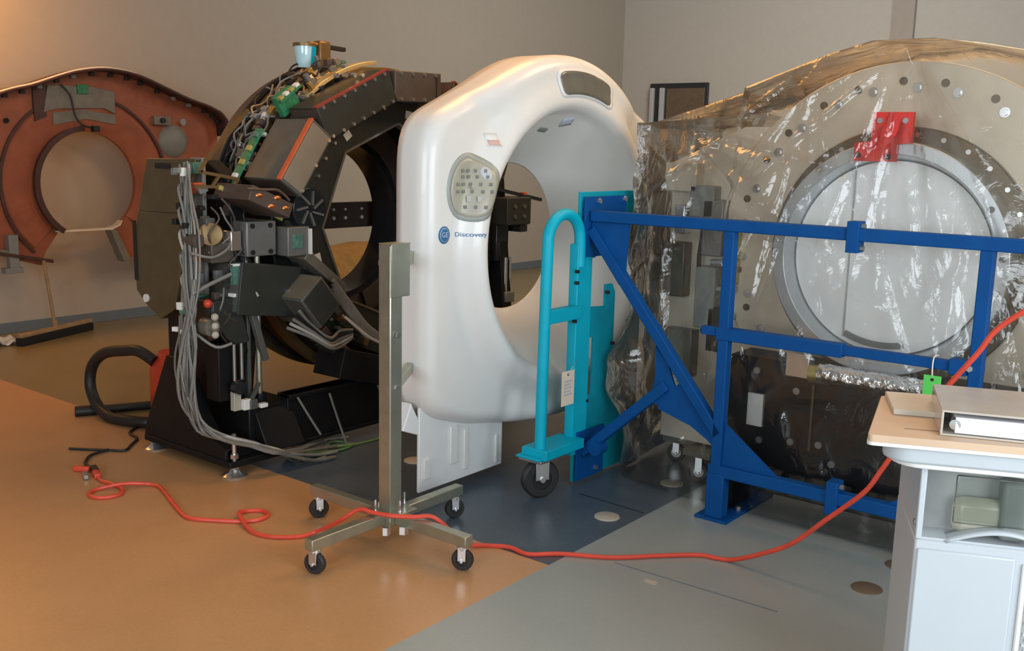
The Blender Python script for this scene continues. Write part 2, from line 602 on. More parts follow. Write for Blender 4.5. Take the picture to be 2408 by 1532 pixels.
def cover_x(r, ro):
    """depth of the moulded front surface at radius r from the bore"""
    if r <= R_CREST:
        # straight cone from the bore, then a tight rounded lip
        rl, xl = 0.595, -0.715
        if r < rl:
            x = -1.05 + (xl + 1.05) * (r - RB) / (rl - RB)
        else:
            q = 1 - (r - rl) / (R_CREST - rl)
            x = xl + (X_CREST - xl) * sqrt(max(0, 1 - q ** 2.2))
    else:
        t = min(1, (r - R_CREST) / 0.11)
        x = X_CREST + (X_FACE - X_CREST) * (3 * t * t - 2 * t ** 3) * max(.22, min(1, (ro - .83) / .08))
    E = 0.075
    d = ro - r
    if d < E:
        q = 1 - max(d, 0) / E
        x -= E * (1 - sqrt(max(0, 1 - q * q)))
    return x


cover = thing('gantry_cover', 'white moulded scanner front cover with round bore held upright on a caster stand', 'scanner cover', (-0.8, 1.02, 0.04))
fr = [RB, .36, .37, .385, .40, .42, .44, .465, .49, .52,   .55, .58, .595, .602, .612, .625, .64, .655, .675, .70, .725, .75, .775]
edge = [.075, .06, .045, .03, .018, .009, .003, 0.0]


def cover_pt(i, j):
    th = 2 * pi * i / NTH
    ro = ro_at(th)
    nf, ne = len(fr), len(edge)
    if j < nf:
        r0 = fr[j]
        lim = ro - 0.08
        r = RB + (r0 - RB) * min(1, (lim - RB) / (fr[-1] - RB)) if fr[-1] > lim else r0
        x = cover_x(r, ro)
    elif j < nf + ne:
        r = ro - edge[j - nf]
        x = cover_x(r, ro)
    else:
        k = j - nf - ne + 1
        xs = cover_x(ro, ro)
        r = ro
        x = xs + (X_BACK - xs) * k / 3
    return Vector((x, YC + r * cos(th), ZC + r * sin(th)))


MB().grid(cover_pt, NTH, len(fr) + len(edge) + 3, closed_u=True).build('shell', 'white_shell', cover, angle=60, solid=0.006, off=-1)


def on_cover(y, z, off=0.002):
    r = hypot(y - YC, z - ZC)
    th = atan2(z - ZC, y - YC)
    ro = ro_at(th)
    return Vector((cover_x(r, ro) + off, y, z))


def cover_patch(poly_fn, nu, nv, name, m, parent=cover, off=0.002, thick=0.004, label=None):
    b = MB()
    b.grid(lambda i, j: on_cover(*poly_fn(i / (nu - 1), j / (nv - 1)), off), nu, nv)
    return b.build(name, m, parent, solid=thick, off=1, label=label, fix=False)


def ell(yc, zc, a, b_, tilt=0.0):
    def f(u, v):
        r = 0.02 + 0.98 * v
        t = 2 * pi * u
        p, q = a * r * cos(t), b_ * r * sin(t)
        return yc + p * cos(tilt) - q * sin(tilt), zc + p * sin(tilt) + q * cos(tilt)
    return f


for side in (-1, 1):
    pc = YC + side * (YC - 0.335)
    tl = radians(-12) * -side
    bz = cover_patch(ell(pc, 1.342, 0.118, 0.142, tl), 40, 8, 'control_panel', 'panel_bezel', off=0.003)
    cover_patch(ell(pc, 1.340, 0.098, 0.122, tl), 40, 8, 'panel_face', 'panel_face', parent=bz, off=0.008)
    rnd = random.Random(4)
    if side == -1:
        for row, (dz, n, kk) in enumerate([(.07, 4, 'panel_key'), (.045, 4, 'panel_key'), (.015, 5, 'panel_key'), (-.015, 5, 'panel_key'), (-.045, 2, 'panel_key_light'), (-.078, 3, 'panel_key')]):
            for k in range(n):
                yy = pc + (k - (n - 1) / 2) * 0.031 + 0.012 * (row < 2)
                zz = 1.340 + dz
                s = 0.007 if kk == 'panel_key' else 0.012
                p = on_cover(yy, zz, 0.0135)
                MB().box(p, (0.005, s * 2, s * 2)).build('button', kk, bz, bevel=0.002)
        cover_patch(ell(pc + .06, 1.40, 0.018, 0.028, 0), 16, 4, 'status_lamp', 'panel_key_light', parent=bz, off=0.009)

# display window: banana-shaped recess above the bore
t0, t1 = radians(100.5), radians(68.5)


def win(r0, r1, a0, a1):
    def f(u, v):
        e = 0.012
        th = a0 + (a1 - a0) * u
        # round the ends
        k = min(u, 1 - u) * 10
        k = 1 if k > 1 else sqrt(max(0, 1 - (1 - k) ** 2)) * 0.45 + 0.55
        rm, hw = (r0 + r1) / 2, (r1 - r0) / 2 * k
        r = rm - hw + 2 * hw * v
        return YC + r * cos(th), ZC + r * sin(th)
    return f


cover_patch(win(0.662, 0.788, radians(102), radians(66.5)), 40, 8, 'window_frame', 'white_shell_flap', off=0.002, thick=0.003)
cover_patch(win(0.672, 0.776, t0, t1), 40, 8, 'display_window', 'smoke_window', off=0.0055, thick=0.003, label='dark curved display window above the bore')
# laser slots under the arch
cover_patch(lambda u, v: (1.075 + .055 * u - .02 * v, 1.612 + .012 * u + .034 * v), 6, 4, 'laser_window', 'logo_pale', off=0.003)
cover_patch(lambda u, v: (0.955 + .065 * u, 1.588 - .003 * u + .014 * v), 5, 3, 'laser_slot', 'panel_key', off=0.003)
# stickers, badge and wordmark
cover_patch(lambda u, v: (0.437 + .05 * u, 1.510 + .055 * v), 4, 4, 'warning_sticker', 'label_white', off=0.001, thick=0.001)
cover_patch(lambda u, v: (0.443 + .038 * u, 1.514 + .022 * v), 4, 4, 'sticker_print', 'label_pink', off=0.0022, thick=0.001)
bd = cover_patch(ell(0.203, 1.150, 0.033, 0.036), 32, 6, 'badge', 'logo_blue', off=0.002, thick=0.0015)
cover_patch(ell(0.203, 1.150, 0.026, 0.029), 32, 5, 'badge_ring', 'logo_pale', parent=bd, off=0.0037, thick=0.0006)
cover_patch(ell(0.203, 1.150, 0.0235, 0.0265), 32, 5, 'badge_disc', 'logo_blue', parent=bd, off=0.0045, thick=0.0006)
text('GE', 'badge_letters', 'logo_pale', bd, Vector((0, 0.203, 1.150)), 0.030, FACE_X, 0.0006, lambda y, z: on_cover(y, z).x + .0042)
text('Discovery', 'wordmark', 'logo_blue', cover, Vector((0, 0.318, 1.149)), 0.026, FACE_X, 0.0006, lambda y, z: on_cover(y, z).x + .0008)

# loose lower flap hanging below the cover
fl = MB()
fl.prism([(0.145, 0.046), (0.705, 0.046), (0.705, 0.33), (0.62, 0.36), (0.145, 0.42)], 'x', -0.812, -0.797)
flap = fl.build('lower_flap', 'white_shell_flap', cover, bevel=0.004)
for y, za, zb, w in [(0.36, 0.13, 0.30, 0.05), (0.44, 0.085, 0.27, 0.028), (0.655, 0.065, 0.20, 0.018)]:
    MB().lo((-0.797, y - w / 2, za), (-0.788, y + w / 2, zb)).build('rib', 'white_shell', flap, bevel=0.004)
MB().lo((-0.797, 0.17, 0.10), (-0.789, 0.21, 0.19)).build('catch', 'white_shell', flap, bevel=0.003)
MB().prism([(0.05, 0.34), (0.15, 0.30), (0.15, 0.36), (0.10, 0.45)], 'x', -0.86, -0.80).build('corner_tab', 'white_shell_flap', cover, bevel=0.004)


# ================================================================== caster stand for the white cover
def caster(parent, x, y, top, r, yaw, tw=0.028, wheel='tyre'):
    """swivel caster: plate, two-sided fork, wheel with hub"""
    a = Matrix.Rotation(yaw, 3, 'Z')
    tr = r * 0.45

    def W(p):
        return Vector((x, y, 0)) + a @ Vector(p)
    f = MB()
    f.cyl((x, y, top - 0.012), (x, y, top), r * 0.55, 20)
    for s in (-1, 1):
        R = a
        f.box(W((0, s * (tw / 2 + 0.006), r + (top - r) * 0.46)), (r * 0.75, 0.003, (top - r) * 0.98), R)
    f.box(W((0, 0, top - 0.014)), (r * 0.8, tw + 0.015, 0.004), a)
    f.cyl(W((0, -tw / 2 - 0.014, r)), W((0, tw / 2 + 0.014, r)), r * 0.16, 12)
    fk = f.build('caster_fork', 'bright_steel', parent, bevel=0.0015)
    w = MB().lathe([(r * .55, -tw / 2), (r * .9, -tw / 2), (r, -tw * .3), (r, tw * .3), (r * .9, tw / 2), (r * .55, tw / 2)], W((0, 0, r)), a @ Vector((0, 1, 0)), 32)
    wo = w.build('caster_wheel', wheel, parent)
    MB().lathe([(0, -tw * .42), (r * .56, -tw * .42), (r * .56, tw * .42), (0, tw * .42)], W((0, 0, r)), a @ Vector((0, 1, 0)), 24).build('hub', 'black_rubber' if wheel == 'tyre' else 'hub_grey', wo)


def cover_stand(cx, cy, label, group, h, lx0, lx1, ly0, ly1, bracket=True, yaws=(0.5, 1.1, 1.0, 0.35)):
    t = thing('cover_stand', label, 'stand', (cx, cy, 0), group)
    zt = 0.135
    b = MB().lo((cx - .031, cy - .031, zt), (cx + .031, cy + .031, h))
    b.build('post', 'zinc_steel', t, bevel=0.004)
    for e in ((cx + lx1, cy), (cx - lx0, cy), (cx, cy + ly1), (cx, cy - ly0)):
        dx, dy = e[0] - cx, e[1] - cy
        L = hypot(dx, dy)
        ux, uy = dx / L, dy / L
        MB().bar((cx + ux * .045, cy + uy * .045, zt - .021), (e[0], e[1], zt - .021), 0.042, 0.042).build('leg', 'zinc_steel', t, bevel=0.003)
    MB().lo((cx - .075, cy - .075, zt - .002), (cx + .075, cy + .075, zt + .004)).build('base_plate', 'zinc_steel', t, bevel=0.002)
    b = MB().lo((cx - .045, cy - .045, zt - .05), (cx + .045, cy + .045, zt - .002))
    b.build('hub_block', 'zinc_steel', t, bevel=0.003)
    for sx, sy in ((1, 0), (-1, 0), (0, 1), (0, -1)):
        px, py = cx + sx * .065 + sy * .012, cy + sy * .065 - sx * .012
        MB().cyl((px, py, zt - .03), (px, py, zt + .055), 0.005, 10).cyl((px, py, zt + .004), (px, py, zt + .014), 0.010, 6).build('bolt', 'bright_steel', t)
    MB().cyl((cx + .10, cy - .03, zt - .06), (cx + .10, cy - .03, zt - .03), 0.02, 6).cyl((cx + .06, cy - .08, zt - .06), (cx + .06, cy - .08, zt - .03), 0.017, 6) \
        .build('levelling_nut', 'bright_steel', t)
    for (x, y), yw in zip(((cx + lx1 - .03, cy), (cx - lx0 + .03, cy), (cx, cy + ly1 - .03), (cx, cy - ly0 + .03)), yaws):
        caster(t, x, y, zt - .042, 0.040, yw, 0.026)
    if bracket:
        bk = MB().lo((cx + .031, cy - .031, h - .19), (cx + .036, cy + .065, h + .006))
        bk.lo((cx - .031, cy - .031, h), (cx + .036, cy + .065, h + .006))
        bk.build('bracket', 'zinc_steel', t, bevel=0.002)
        MB().cyl((cx - .05, cy - .0, h - .07), (cx - .031, cy, h - .07), 0.016, 6).cyl((cx + .036, cy + .0, h - .33), (cx + .043, cy, h - .33), 0.011, 6) \
            .cyl((cx + .031, cy, h - .53), (cx + .037, cy, h - .53), 0.008, 6).build('bolt', 'bright_steel', t)
    return t


st = cover_stand(-0.58, -0.24, 'zinc plated steel post on four caster legs holding the white cover', 'scanner cover stands', 1.148, 0.44, 0.40, 0.40, 0.40)
MB().bar((-0.60, -0.209, 1.06), (-0.82, 0.113, 1.06), 0.03, 0.05).build('clamp_arm', 'zinc_steel', st, bevel=0.003)
MB().bar((-0.60, -0.209, 0.60), (-0.82, 0.113, 0.60), 0.03, 0.04).build('clamp_arm', 'zinc_steel', st, bevel=0.003)

# ================================================================== orange fibreglass cover by the far wall
XO = -5.35
oc = thing('fibreglass_cover', 'bare orange fibreglass inside of a scanner cover with round bore by the far left wall', 'scanner cover', (XO, 1.3, 0.5))
O_C = (1.262, 1.16)
O_R = 0.40
top = [(-.25, 1.42), (.05, 1.56), (.35, 1.715), (.636, 1.823), (.80, 1.868), (.981, 1.935), (1.15, 1.99), (1.352, 2.023), (1.55, 2.012), (1.706, 1.975), (1.90, 1.905),
       (2.084, 1.84), (2.286, 1.785), (2.38, 1.735), (2.44, 1.66), (2.45, 1.55)]


def orange_shell(name, m, x0, x1, grow, hole_r, parent, cut=True):
    """plate with a bore and an open arch under it, traced as one outline"""
    out = [(y, z + grow) for y, z in top]
    right = [(2.44 + grow, 1.3), (2.40 + grow, 0.9), (2.34 + grow, 0.56), (1.66, 0.585), (1.53, 0.545), (1.41, 0.795)]
    a0, a1 = radians(-61), radians(241)
    holeY = lambda a: (O_C[0] + hole_r * cos(a), max(O_C[1] + hole_r * sin(a), 0.805))
    arc = [holeY(a0 + (a1 - a0) * i / 48) for i in range(49)]
    left = [(1.0, 0.795), (0.90, 0.66), (0.86, 0.555), (0.53, 0.655), (0.1, 0.70), (-.3, 0.75)]
    b = MB()
    b.prism(out + right + arc + left, 'x', x0, x1)
    return b.build(name, m, parent, bevel=0.0)


orange_shell('shell', 'fibreglass', XO - .10, XO - .06, 0.0, O_R + .0, oc)
# outer rim flange, follows the top edge towards the viewer
rim = [(XO - .02 if False else XO + .02, y, z) for y, z in top]
b = MB()
n = len(top)
cr = catmull([Vector((0, y, z)) for y, z in top], 4)
b.grid(lambda i, j: Vector((XO - .09 + .19 * j / 3, cr[i].y + .012 * (i > 50), cr[i].z + .004)), len(cr), 4)
b.build('rim_flange', 'fibreglass_dark', oc, solid=0.018, off=0)
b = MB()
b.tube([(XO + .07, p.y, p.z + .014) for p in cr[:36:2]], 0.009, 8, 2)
b.build('lit_edge', 'paper_white', oc, label='pale lit edge of the orange cover')  # pale tube painting the light caught along the top edge
# row of rim clips
rnd = random.Random(3)
for i in range(6, len(cr) - 3, 3):
    p = cr[i]
    MB().box((XO - .05 + .05, p.y, p.z - .028), (0.03, 0.035, 0.03)).build('rim_clip', rnd.choice(['black_rubber', 'foam_grey', 'black_rubber']), oc, bevel=0.003)
# moulded ring around the bore
b = MB()
b.ring('x', O_C, 0.40, 0.66, XO - .06, XO - .045, 64, arc=(radians(-40), radians(226)), ri2=0.46, ro2=0.645)
b.build('bore_flange', 'fibreglass', oc)
b = MB()
b.ring('x', O_C, 0.665, 0.685, XO - .06, XO - .045, 64, arc=(radians(-30), radians(228)))
b.build('flange_groove', 'fibreglass_dark', oc)
b = MB()
b.ring('x', O_C, O_R - .006, O_R + .02, XO - .2, XO + .0, 64, arc=(radians(95), radians(236)), ri2=O_R + .004, ro2=0.445)
b.build('bore_lip', 'fibreglass_dark', oc)
MB().prism([(0.98, 0.80), (1.43, 0.80), (1.50, 0.83), (1.52, 0.87), (1.48, 0.835), (1.42, 0.815), (0.98, 0.812)], 'x', XO - .10, XO - .03).build('bore_sill', 'tag_cream', oc)
# foam backing, circuit card and lead at the top
MB().prism([(0.93, 1.69), (1.03, 1.72), (1.40, 1.74), (1.50, 1.70), (1.50, 1.87), (1.30, 1.90), (0.97, 1.89)], 'x', XO - .06, XO - .03).build('backing_pad', 'foam_grey', oc, bevel=0.004)
MB().prism([(0.86, 1.62), (0.95, 1.66), (0.95, 1.92), (0.86, 1.88)], 'x', XO - .06, XO - .035).build('backing_strip', 'fibreglass_dark', oc)
MB().prism([(1.0, 1.60), (1.25, 1.655), (1.5, 1.62), (1.5, 1.69), (1.25, 1.725), (1.0, 1.69)], 'x', XO - .06, XO - .035).build('backing_strip', 'foam_grey', oc)
MB().lo((XO - .03, 1.19, 1.84), (XO - .015, 1.275, 1.91)).build('circuit_card', 'board_green', oc, bevel=0.002)
MB().tube([(XO - .02, 1.06, 1.90), (XO + .0, 1.12, 1.82), (XO + .0, 1.15, 1.68), (XO + .02, 1.19, 1.61), (XO + .05, 1.26, 1.585)], 0.007, 8).build('sensor_lead', 'black_rubber', oc)
MB().box((XO + .06, 1.275, 1.58), (0.05, 0.05, 0.045)).build('sensor_plug', 'black_rubber', oc, bevel=0.004)
MB().lo((XO - .06, 1.83, 1.63), (XO - .02, 1.98, 1.70)).build('latch_plate', 'foam_grey', oc, bevel=0.003)
MB().cyl((XO - .02, 1.90, 1.665), (XO + .0, 1.90, 1.665), 0.022, 12).build('latch', 'black_rubber', oc)
MB().lathe([(0, .05), (.07, .045), (.12, .02), (.135, 0)], (XO - .06, 2.02, 1.50), (1, 0, 0), 28).build('panel_housing', 'duct_grey', oc)
MB().cyl((XO - .06, 2.10, 1.66), (XO - .03, 2.10, 1.66), 0.028, 16).build('rivet', 'bright_steel', oc)
MB().cyl((XO - .06, 0.66, 1.62), (XO - .04, 0.66, 1.62), 0.018, 12).build('rivet', 'hole_black', oc)
MB().lo((XO - .06, 0.60, 0.545), (XO + .0, 0.67, 0.80)).lo((XO - .06, 0.56, 0.52), (XO + .01, 0.69, 0.56)).build('mount_bracket', 'duct_grey', oc, bevel=0.003)
MB().prism([(1.40, 0.80), (1.45, 0.80), (1.56, 0.56), (1.50, 0.54)], 'x', XO - .10, XO - .0).build('leg_strip', 'foam_grey', oc, bevel=0.003)
MB().prism([(0.50, 0.665), (0.92, 0.575), (0.92, 0.60), (0.5, 0.69)], 'x', XO - .10, XO + .01).build('lower_flange', 'fibreglass_dark', oc, bevel=0.003)

# post of its stand, just outside the left picture edge
t2 = cover_stand(XO - .03, 0.02, 'second zinc post stand holding the orange cover at the left picture edge', 'scanner cover stands', 1.20, 0.30, 0.34, 0.30, 0.36, bracket=False)
MB().bar((XO - .03, 0.05, 0.74), (XO - .03, 0.62, 0.66), 0.04, 0.05).build('clamp_arm', 'zinc_steel', t2, bevel=0.003)

# ================================================================== push broom, rag
br = thing('push_broom', 'push broom with black bristles leaning on the orange cover', 'broom', (-5.37, 0.92, 0))
MB().bar((-5.215, 0.565, .075), (-5.50, 1.27, .075), 0.05, 0.03).build('head_block', 'wood_handle', br, bevel=0.006)
MB().bar((-5.215, 0.565, .03), (-5.50, 1.27, .03), 0.065, 0.058).build('bristles', 'bristle', br, bevel=0.006)
MB().cyl((-5.345, 0.905, .085), (-5.325, 0.835, 0.60), 0.013, 12).build('handle', 'wood_handle', br)
MB().cyl((-5.345, 0.905, .085), (-5.343, 0.898, 0.14), 0.022, 12).build('handle_socket', 'wood_handle', br)
b = MB()
rnd = random.Random(8)
b.grid(lambda i, j: Vector((-5.28 - .22 * j / 7 + .02 * noise.noise(Vector((i, j, 1.3))), 0.42 + .2 * i / 9, .004 + max(0, .05 * (noise.noise(Vector((i * .35, j * .45, 0))) + .45)))), 10, 8)
tag(b.build('rag', 'paper_white', smooth=True, solid=0.003, off=1), 'crumpled pale rag on the floor beside the broom head', 'rag')

# ================================================================== opened CT scanner
CY, CZ_ = 0.97, 1.10
ct = thing('ct_scanner', 'opened black scanner gantry with exposed electronics boxes and grey cables on a black base', 'scanner', (-2.0, 0.97, 0))


def mir(y):
    return 2 * CY - y


# base: foot blocks, plinths, long beams, levelling feet
foot_prof = [(-2.35, .045), (-1.69, .045), (-1.69, .12), (-1.80, .16), (-1.88, .25), (-1.97, .40), (-2.05, .50), (-2.14, .50), (-2.335, .13), (-2.35, .08)]
for s in (0, 1):
    y0, y1 = (-0.185, -0.12) if s == 0 else (mir(-.12), mir(-.185))
    b = MB().prism(foot_prof, 'y', y0, y1)
    ya, yb = (-0.195, 0.10) if s == 0 else (mir(.10), mir(-.195))
    b.lo((-2.34, ya, .045), (-1.645, yb, .075))
    b.lo((-1.71, ya + .02, .075), (-1.69, yb, .125))
    b.build('foot_block', 'black_steel', ct, bevel=0.004)
    yp = 0.10 if s == 0 else mir(0.10)
    MB().lo((-2.35, yp - .13, .085), (-1.62 - .1, yp + .13, .285)).prism([(-1.72, .085), (-1.62, .085), (-1.72, .27)], 'y', yp - .10, yp + .12).build('plinth', 'black_steel', ct, bevel=0.006)
    for x in (-1.668, -2.30):
        yy = -0.155 if s == 0 else mir(-0.155)
        f = MB().cyl((x, yy, .03), (x, yy, .20 if x > -2 else .09), .011, 12).lathe([(0, .0), (.055, .0), (.058, .008), (.03, .022), (.022, .035), (0, .035)], (x, yy, 0), (0, 0, 1), 28)
        f.cyl((x, yy, .085), (x, yy, .105), .02, 6).cyl((x, yy, .035), (x, yy, .05), .02, 6)
        f.build('levelling_foot', 'bright_steel', ct)
        if False:
          MB().lo((x - .04, yy - .025, .048), (x + .03, yy + .025, .083)).build('foot_lug', 'black_steel', ct, bevel=0.003)
for x, z0, z1 in ((-1.76, .06, .315), (-2.38, .02, .07)):
    b = MB().lo((x, 0.18, z0), (x + .06, mir(.18), z1)).lo((x - .02, .18, z1 - .02), (x + .08, mir(.18), z1)).lo((x - .02, .18, z0), (x + .08, mir(.18), z0 + .02))
    b.build('base_beam', 'black_steel', ct, bevel=0.003)

# end towers carrying the tilt pivots
tower = [(-2.36, .28), (-1.80, .28), (-1.76, .55), (-1.80, .95), (-1.84, 1.33), (-2.0, 1.42), (-2.30, 1.36), (-2.36, .9)]
for s in (0, 1):
    y0, y1 = (-0.03, 0.05) if s == 0 else (mir(.05), mir(-.03))
    MB().prism(tower, 'y', y0, y1).build('end_tower', 'black_steel', ct, bevel=0.006)
# bronze coloured outer panel on the near end: upper and lower facets
up = [(-2.385, 1.165), (-2.295, 1.42), (-1.905, 1.425), (-1.985, 1.175)]
lo_ = [(-2.385, 1.165), (-1.985, 1.175), (-2.03, .95), (-2.10, .72), (-2.22, .66), (-2.335, .715), (-2.42, .78), (-2.43, .95)]
e = MB()
e.prism(up, 'y', -.15, -.12)
pnl = e.build('end_panel', 'cover_bronze', ct, bevel=0.004)
b = MB().prism(lo_, 'y', -.155, -.12)
b.build('lower_panel', 'cover_bronze', pnl, bevel=0.004)
MB().lo((-2.22, -.156, 1.375), (-2.10, -.15, 1.40)).build('latch_slot', 'black_rubber', pnl)
MB().lo((-2.425, -.16, .83), (-2.40, -.155, 1.12)).build('edge_slot', 'black_rubber', pnl)
MB().cyl((-2.33, -.165, .75), (-2.33, -.155, .75), .02, 14).build('screw', 'label_white', pnl)
MB().lo((-1.99, -.12, .70), (-1.90, -.10, 1.43)).build('cable_tray', 'duct_grey', ct, bevel=0.003)
for z0 in (.76, .86, .97, 1.06, 1.16, 1.27, 1.36):
    rr = random.Random(int(z0 * 100))
    MB().lo((-1.97 + .03 * rr.random(), -.17, z0), (-1.91 + .03 * rr.random(), -.12, z0 + .05)).build('connector', rr.choice(['black_rubber', 'board_teal', 'duct_grey', 'board_teal', 'orange_trim'] if z0 != .97 else ['orange_trim']), ct, bevel=0.003)
MB().lo((-1.95, -.155, .985), (-1.90, -.12, 1.035)).build('warning_label', 'orange_trim', ct)
# mirrored far end panel
MB().prism(up, 'y', mir(-.12), mir(-.15)).build('end_panel', 'cover_bronze', ct, bevel=0.004)

# stationary rear frame and bore liner
MB().ring('x', (CY, CZ_), .44, .815, -2.32, -2.22, 96).build('rear_frame', 'dark_brown', ct, bevel=0.006)
MB().ring('x', (CY, CZ_), .40, .44, -2.36, -2.20, 96, ri2=.42, ro2=.445).build('bore_liner', 'black_gloss', ct)
MB().ring('x', (CY, CZ_), .80, .83, -2.24, -2.20, 96).build('frame_rim', 'cover_bronze', ct, bevel=0.002)
MB().ring('x', (CY, CZ_), .46, .64, -2.22, -2.19, 8, arc=(radians(-70), radians(70))).build('inner_plate', 'dark_brown', ct, bevel=0.003)
MB().lo((-2.47, .75, 1.02), (-2.43, 1.75, 1.17)).build('rear_crossbar', 'dark_brown', ct, bevel=0.004)
for y in (1.12, 1.21, 1.34, 1.45):
    MB().cyl((-2.43, y, 1.08), (-2.42, y, 1.08), .011, 6).cyl((-2.43, y, 1.13), (-2.42, y, 1.13), .008, 6).build('bolt', 'label_white', ct)

# rotating drum
MB().ring('x', (CY, CZ_), .56, .79, -2.14, -1.80, 96).build('rotor_drum', 'black_steel', ct, bevel=0.006)
MB().ring('x', (CY, CZ_), .815, .835, -1.88, -1.82, 64, arc=(radians(96), radians(131))).build('drum_highlight', 'gold_highlight', ct, bevel=0.002)  # gold strips added to draw the warm highlight along the drum top
MB().ring('x', (CY, CZ_), .81, .825, -1.98, -1.92, 64, arc=(radians(98), radians(124))).build('drum_highlight', 'gold_zinc', ct, bevel=0.002)
MB().ring('x', (CY, CZ_), .785, .812, -2.12, -1.98, 96, arc=(radians(62), radians(122))).build('drum_band', 'gold_zinc', ct, bevel=0.002)  # gold of the two upper bands paints the drum's warm reflection
MB().ring('x', (CY, CZ_), .785, .805, -1.94, -1.84, 96, arc=(radians(70), radians(112))).build('drum_band', 'gold_zinc', ct, bevel=0.002)
MB().ring('x', (CY, CZ_), .79, .83, -1.97, -1.90, 96, arc=(radians(200), radians(290))).build('drum_band', 'bronze', ct, bevel=0.002)
# octagonal front plate with light inner lip
oct_i = [(CY + .515 * cos(radians(45 * k)), CZ_ + .515 * sin(radians(45 * k))) for k in range(8)]
b = MB()
for k in range(8):
    a, c = radians(45 * k), radians(45 * k + 45)
    q = [(CY + r * cos(t), CZ_ + r * sin(t)) for r, t in ((.515, a), (.74, a), (.74, c), (.515, c))]
    b.prism(q, 'x', -1.80, -1.755)
b.build('front_plate', 'charcoal', ct, bevel=0.0)
b = MB()
for k in range(8):
    a, c = radians(45 * k), radians(45 * k + 45)
    b.prism([(CY + r * cos(t), CZ_ + r * sin(t)) for r, t in ((.512, a), (.524, a), (.524, c), (.512, c))], 'x', -1.80, -1.748)
b.build('plate_lip', 'module_grey', ct)
for k, (rr, an) in enumerate([(.57, 128), (.575, 166), (.57, 82), (.57, 195)]):
    y, z = CY + rr * cos(radians(an)), CZ_ + rr * sin(radians(an))
    MB().box((-1.752, y, z), (.004, .04, .045), Matrix.Rotation(radians(an), 3, 'X')).build('plate_label', 'label_white', ct)
b = None
rnd = random.Random(21)
for k in range(30):
    an = radians(100 + 4.6 * k)
    rr = .66 if k % 2 else .60
    y, z = CY + rr * cos(an), CZ_ + rr * sin(an)
    MB().cyl((-1.755, y, z), (-1.742, y, z), .009, 6).build('bolt', 'bright_steel', ct)


def module(name, m, cy, cz, ang, L, Wd, xf, xb, trim=None, side=None, bolts=0, inset=None, par=None):
    """box bolted to the rotor: L along the tangent, Wd radial, front face at xf"""
    R = Matrix.Rotation(radians(ang), 3, 'X')
    mm = MB().box(((xf + xb) / 2, cy, cz), (xf - xb, L, Wd), R).build(name, m, par or ct, bevel=0.004)

    def P(x, u, v):
        d = R @ Vector((0, u, v))
        return Vector((x, cy + d.y, cz + d.z))
    if inset:
        MB().box(P(xf, 0, 0), (.006, L * .92, Wd * .86), R).build('face_plate', inset, mm, bevel=0.002)
    if trim:
        MB().box(P(xf - .012, 0, Wd / 2), (.028, L * 1.002, .008), R).build('trim_strip', trim, mm)
    if side:
        for u in (-L / 2, L / 2):
            MB().box(P((xf + xb) / 2, u, 0), (xf - xb - .02, .006, Wd * .9), R).build('end_cap', side, mm)
    for i in range(bolts):
        u = -L / 2 + L * (i + .5) / bolts
        for v in (-Wd / 2 + .012, Wd / 2 - .012):
            MB().cyl(P(xf, u, v), P(xf + .008, u, v), .0085, 8).build('bolt', 'bright_steel', mm)
    return mm, P


# left upright module: slate side, sand face, orange stripe between
m1, P1 = module('detector_module', 'module_slate', .228, 1.440, 55, .335, .142, -1.595, -1.86, trim='orange_trim', side='dark_brown', bolts=0, inset='module_sand')
for u in (-.14, 0, .14):
    MB().cyl(P1(-1.595, u, -.06), P1(-1.586, u, -.06), .008, 8).build('bolt', 'bright_steel', m1)
# top dark module with red edge, and brown module at the top right
m2, P2 = module('power_module', 'charcoal', .555, 1.695, 24.5, .50, .165, -1.60, -1.80, trim='red_trim', side='dark_brown', bolts=7)
m3, P3 = module('detector_module', 'module_brown', .965, 1.80, 1, .335, .15, -1.60, -1.84, side='dark_brown', bolts=4)
MB().box(P3(-1.594, .14, 0), (.004, .02, .14)).build('trim_strip', 'dark_brown', m3)
module('power_module', 'charcoal', 1.36, 1.69, -28, .36, .16, -1.60, -1.80, trim='red_trim', side='dark_brown', bolts=6)
# tube housing, lower modules
m4, P4 = module('tube_housing', 'charcoal', .09, .83, -8, .34, .24, -1.70, -1.95, side='module_slate')
MB().cyl(P4(-1.70, .10, .0), P4(-1.685, .10, 0), .012, 10).build('bolt', 'bright_steel', m4)
m5, P5 = module('detector_module', 'module_slate', .275, .77, -50, .185, .165, -1.56, -1.85, side='module_grey', inset='charcoal')
m5b, _ = module('bracket_plate', 'module_grey', .395, .895, -38, .30, .05, -1.66, -1.80)
module('power_module', 'black_steel', .66, .38, -16, .42, .15, -1.62, -1.82)
module('power_module', 'black_steel', 1.22, .38, 16, .42, .15, -1.62, -1.82)
# copper fins under the left module (seen from below)
fin = MB().box((-1.72, .02, 1.245), (.26, .24, .07), Matrix.Rotation(radians(-22), 3, 'X')).build('heat_exchanger', 'dark_brown', ct, bevel=0.004)
for y, z, x in ((-.045, 1.275, -1.60), (.055, 1.262, -1.60), (.02, 1.225, -1.60), (.10, 1.215, -1.60)):
    MB().ball((x, y, z), .016, (1, 1.7, .8), 8).build('copper_fitting', 'copper', fin)
MB().tube([(-1.59, -.11, 1.305), (-1.59, -.02, 1.30), (-1.59, .06, 1.295), (-1.59, .12, 1.25)], .006, 8).build('copper_pipe', 'dark_brown', fin)
